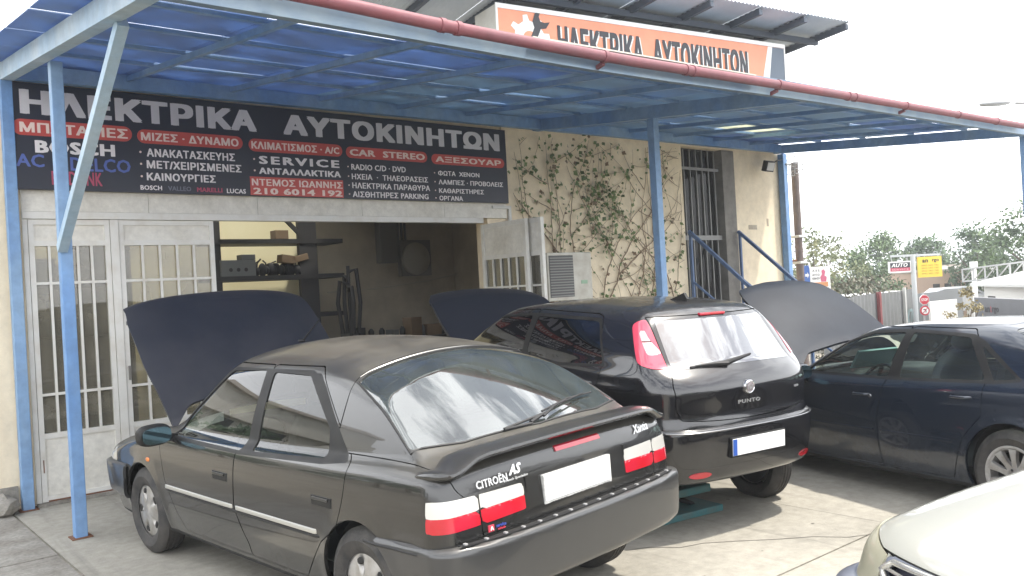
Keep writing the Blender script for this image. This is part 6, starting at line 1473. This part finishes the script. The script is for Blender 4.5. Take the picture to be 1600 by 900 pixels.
    bw_ = thing('banner_wall', 'grey banner wall with SERVICE lettering at the right edge behind the black saloon', 'wall', (24.30, 9.72, G_), math.atan2(7.69-9.67, 22.0-24.3)+math.pi)
    ang2 = math.atan2(5.72-9.67, 19.67-24.3); bw_.rotation_euler = (0, 0, ang2)
    # facing the camera: x runs from the far end to the near end
    MB().box((0, 0, 0), (6.3, .12, 2.22)).build('banner', mat('grey_banner', (.16, .165, .18), .5, col2=(.14, .145, .155), nscale=3), bw_)
    def btx(t, x, z, h, w_, m): co, Fc = text_mesh(t, h, .03, w_, 0, .002); raw_mesh('lettering', np.stack([x+co[:, 0], -.004-co[:, 2], z+co[:, 1]], -1), Fc, m, bw_)
    btx('an', .72, 1.85, .13, .35, ink); btx('t', 1.12, 1.85, .17, .06, mat('sign_red2', (.5, .03, .05), .4)); btx('rgo', 1.24, 1.82, .17, .42, ink); btx('AUTO', .45, 1.55, .20, .75, mat('faint_letter', (.33, .34, .36), .5)); btx('SERVICE', 1.50, 1.54, .24, 1.35, wht)
    sh = thing('white_shed', 'low white shed with a pale roof behind the grey banner wall', 'shed', (28.78, 11.2, G_)); sh.rotation_euler = (0, 0, math.atan2(6.71-11.14, 23.17-28.78))
    MB().box((0, 0, 0), (9, 3, 2.42)).build('wall', wht, sh); MB().prism([(-.35, 2.42), (3.3, 3.15), (3.3, 3.22), (-.35, 2.50)], -.2, 9.2, 'x').build('roof', mat('pale_roof', (.62, .62, .60), .6), sh)
    MB().box((.35, -.01, 1.45), (1.0, -.001, 2.1)).build('window', dk, sh)
    tr = thing('truss_railing', 'pale steel truss railing running above the white shed', 'railing', (31.4, 12.9, 0)); tr.rotation_euler = (0, 0, math.atan2(9.96-12.88, 28.64-31.38))
    for z in (1.18, 1.60): MB().bar((0, 0, z), (6.5, 0, z+.25), .05, .05).build('rail', sgrey, tr)
    for i in range(8): MB().bar((.8*i, 0, 1.18+.03*i), (.8*i, 0, 1.60+.03*i), .04, .04).bar((.8*i, 0, 1.18+.03*i), (.8*i+.8, 0, 1.63+.03*i), .03, .03).build('strut', sgrey, tr)
    ch = MB().tube([(0, 0, 0), (0, 0, 3.1)], .09, 10).tube([(0, 0, 3.0), (0, 0, 3.22)], .14, 10).build('chimney_pipe', wht); ch.location = (34.88, 13.9, G_); tag(ch, 'white chimney pipe standing above the shed', 'chimney')
    tree('potted_tree', 'small ochre tree in a pot in front of the grey banner wall', 20.98, 8.54, G_+.35, 2.15, 1.15, OT, 9, .5, .055)
    po = MB().lathe([(.001, 0), (.20, 0), (.27, .4), (.24, .4), (.22, .36), (.001, .36)], 20, Matrix.Rotation(R(90), 4, 'X')).build('plant_pot', trimB); po.location = (20.98, 8.54, G_); tag(po, 'dark pot holding the small ochre tree', 'pot')
    # houses and tower
    tb = thing('flat_roofed_house', 'pinkish tan flat roofed house behind the yellow sign', 'house', (45.1, 20.9, G_)); tb.rotation_euler = (0, 0, math.atan2(19.63-20.88, 46.69-45.19))
    MB().box((0, 0, 0), (2.6, 4, 2.85)).build('wall', mat('pink_tan_render', (.50, .36, .27), .85), tb); MB().box((-.1, -.1, 2.85), (2.7, 4.1, 2.95)).build('roof', mat('roof_edge', (.5, .45, .4), .8), tb)
    for x in (.9, 1.5, 2.0): MB().box((x, -.02, 1.95), (x+.35, .0, 2.2)).build('window', dk, tb)
    w2 = thing('white_house', 'small white house block right of the pinkish house', 'house', (47.2, 19.4, G_)); w2.rotation_euler = (0, 0, -.7)
    MB().box((0, 0, 0), (1.8, 3, 3.1)).build('wall', wht, w2); MB().box((.5, -.02, 2.2), (.9, .0, 2.6)).build('window', dk, w2); MB().box((-.05, -.05, 3.1), (1.85, 3.05, 3.18)).build('roof', MATS['roof_edge'], w2)
    tw = thing('apartment_tower', 'pale apartment tower far off above the trees', 'building', (152.5, 68.2, -3)); tw.rotation_euler = (0, 0, -.65)
    MB().box((0, 0, 0), (3.2, 8, 9.3)).box((1.0, 1, 9.3), (2.2, 3, 10.0)).build('wall', mat('tower_pale', (.62, .64, .66), .9), tw)
    for i in range(4):
        for j in range(3): MB().box((.3+j*1.0, -.03, 1.5+i*1.9), (.85+j*1.0, 0, 2.6+i*1.9)).build('window', mat('tower_window', (.35, .38, .42), .5), tw)
    # parked cars beyond the fence: built small but with cabin, glass and wheels
    def small_car(x, y, z, rz, m, label):
        t = thing('parked_car', label, 'car', (x, y, z), rz, 'cars parked beyond the fence')
        prof = [(0, .35), (0, .75), (.1, .92), (.55, .98), (1.05, 1.38), (2.4, 1.42), (3.2, .98), (4.1, .80), (4.25, .55), (4.25, .3)]
        b = MB(); n = len(prof); vs = []
        for k, (yy, s) in enumerate(((-.82, .93), (-.75, 1), (.75, 1), (.82, .93))):
            for (px_, pz_) in prof:
                tz = (.62 if pz_ > 1.1 else .78); y_ = yy/.82*(.82 if pz_ < 1.0 else tz); vs.append((2.1+(px_-2.1)*(.97 if abs(yy) > .8 else 1), y_ if abs(yy) > .8 else y_*.93, pz_*(.985 if abs(yy) > .8 else 1)))
        fs = [(k*n+i, k*n+(i+1) % n, (k+1)*n+(i+1) % n, (k+1)*n+i) for k in range(3) for i in range(n)]+[tuple(range(n)), tuple(3*n+i for i in range(n-1, -1, -1))]
        b.add(vs, fs); b.build('body', m, t)
        for s in (-1, 1): MB().prism([(.85, 1.0), (1.15, 1.32), (2.3, 1.35), (2.95, 1.0)], s*.70, s*.775, 'y').build('side_window', pg, t)
        MB().prism([(2.48, 1.38), (3.15, .99), (3.17, 1.01), (2.5, 1.41)], -.60, .60, 'y').build('windscreen', pg, t)
        for wx in (.75, 3.3):
            for s in (-1, 1): MB().lathe([(.001, -.09), (.2, -.1), (.3, -.09), (.3, .09), (.2, .1), (.001, .09)], 20, Matrix.Translation((wx, s*.76, .3))).build('wheel', tyre_m, t)
        return t
    wc = mat('far_white_paint', (.7, .7, .7), .3, coat=.6); sc_ = mat('far_silver_paint', (.45, .46, .47), .3, .4, coat=.6)
    small_car(30.6, 18.6, -.55, R(-35), wc, 'white car parked beyond the fence, left of the other white one')
    small_car(32.6, 18.3, -.55, R(-40), wc, 'white car parked beyond the fence nearer the red post')
    small_car(39.6, 18.6, -.62, R(-45), sc_, 'silver car parked beyond the light fence near the white shed')
    # blue arrow sign and billboard beside the pole
    ar = thing('arrow_sign', 'narrow blue sign with a white arrow beside the brown pole', 'road sign', (18.12, 10.92, 1.45), R(-40))
    MB().prism([(-.06, 0), (.06, 0), (.07, .1), (.07, .4), (.05, .5), (-.05, .5), (-.06, .4)], 0, .03, 'y').build('sign_face', mat('sign_blue', (.05, .13, .40), .4), ar)
    MB().prism([(-.04, .24), (.01, .24), (.01, .20), (.05, .27), (.01, .34), (.01, .30), (-.04, .30)], -.006, -.001, 'y').build('arrow', wht, ar)
    MB().tube([(0, .04, -2.8), (0, .04, .3)], .03, 8).build('post', sgrey, ar)
    bb = thing('billboard', 'small white advertising board with a pink figure on two posts behind the blue arrow sign', 'billboard', (21.84, 13.04, 1.34), math.atan2(12.72-13.03, 22.21-21.84))
    MB().box((0, 0, 0), (.50, .05, .60)).build('board', wht, bb); MB().box((.03, -.006, .03), (.47, -.001, .16)).build('orange_strip', mat('orange_print2', (.62, .28, .12), .5), bb)
    MB().prism([(.28, .17), (.42, .17), (.44, .30), (.38, .34), (.41, .45), (.36, .52), (.30, .48), (.31, .38), (.26, .30)], -.006, -.001, 'y').build('pink_figure', mat('pink_print', (.55, .12, .20), .5), bb)
    for i, (t, x, z) in enumerate((('Α Χ Ε', .05, .46), ('ΑΥΤΟ', .04, .34), ('ΚΙΝΗΣΗ', .04, .24))): co, Fc = text_mesh(t, .06, .02, .2, 0, .001); raw_mesh('lettering', np.stack([x+co[:, 0], -.006-co[:, 2], z+co[:, 1]], -1), Fc, ink, bb)
    for x in (-.02, .52): MB().tube([(x, .03, -2.7), (x, .03, .72)], .025, 6).build('post', wht, bb)
    # street lamp
    sl = thing('street_lamp', 'grey street lamp whose long arm reaches in from the right edge', 'street lamp', (22.3, 4.9, G_))
    MB().tube([(0, 0, 0), (0, 0, 5.6), (-.25, .17, 6.05), (-.7, .55, 6.28), (-2.45, 2.0, 6.46)], [.08, .06, .05, .04, .035], 8).build('mast', sgrey, sl)
    MB().blob((-2.83, 2.25, 6.46), (.33, .13, .055), 2.6, 10, Matrix.Translation((-2.83, 2.25, 0)) @ Matrix.Rotation(R(-39), 4, 'Z') @ Matrix.Translation((2.83, -2.25, 0))).build('lamp_head', mat('lamp_grey', (.42, .43, .44), .4, .3), sl)
    # overhead cable at the upper left
    oc = MB().tube([(-6, 8.6, 4.9), (-2, 9.5, 4.62), (1.2, 9.9, 4.50), (1.72, 10.2, 4.56)], .012, 6).build('overhead_cable', trimB); tag(oc, 'black overhead cable reaching the workshop roof at the upper left', 'cable')
    # what the car windows mirror: houses and a row of trees left of the workshop
    wm = mat('white_house_render', (.68, .66, .60), .85, col2=(.58, .56, .50), nscale=1)
    for k, (x, y, w_, h_, rz) in enumerate(((-16, 26, 11, 8.0, .25), (-27, 18, 10, 9.5, .7), (-8, 34, 9, 7.0, .1))):
        hs = thing('apartment_house', ('white house with dark windows left of the workshop', 'taller white house at the far left', 'white house beyond the trees left of the workshop')[k], 'house', (x, y, 0), rz)
        MB().box((0, 0, 0), (w_, 8, h_)).build('wall', wm, hs); MB().box((-.3, -.5, h_), (w_+.3, 8.2, h_+.25)).build('roof', MATS['roof_edge'], hs)
        for i in range(int(h_//2.9)):
            MB().box((0, -1.1, 2.7*i+2.7), (w_, -.01, 2.7*i+2.85)).box((0, -1.1, 2.85+2.7*i), (w_, -1.05, 3.75+2.7*i)).build('balcony', wm, hs)
            for j in range(4): MB().box((.8+j*w_/4.2, -.03, .9+2.9*i), (1.9+j*w_/4.2, 0, 2.3+2.9*i)).build('window', dk, hs)
    for k, (x, y, h_) in enumerate(((-10, 17, 4.0), (-13.5, 19, 4.6), (-7.0, 20, 3.6), (-18, 14, 4.4), (-22, 10, 4.8), (-4.5, 23, 4.2))):
        tree('garden_tree', ('garden tree nearest the middle white house', 'garden tree left of the nearest garden tree', 'garden tree right of the nearest garden tree', 'garden tree before the far left house', 'leftmost garden tree of the row', 'rightmost garden tree of the row')[k], x, y, 0, h_, 4.2, GT if k % 2 else BT, 40+k, .6, .2, group='garden trees left of the workshop')

def build_haze():
    m = bpy.data.materials.new('haze'); m.use_nodes = True; n = m.node_tree; n.nodes.clear(); o = n.nodes.new('ShaderNodeOutputMaterial'); v = n.nodes.new('ShaderNodeVolumePrincipled')
    v.inputs['Color'].default_value = (.93, .96, 1, 1); v.inputs['Density'].default_value = .0021; v.inputs['Anisotropy'].default_value = .3; n.links.new(v.outputs[0], o.inputs['Volume'])
    tag(MB().box((-605, -605, -3.2), (705, 805, 13.5)).build('haze', m), kind='stuff')
import time as _t
_t0 = _t.time()
build_xantia(); build_punto(); build_audi(); build_lanos()
print('cars', _t.time()-_t0)
build_background(); build_haze(); print('all', _t.time()-_t0)
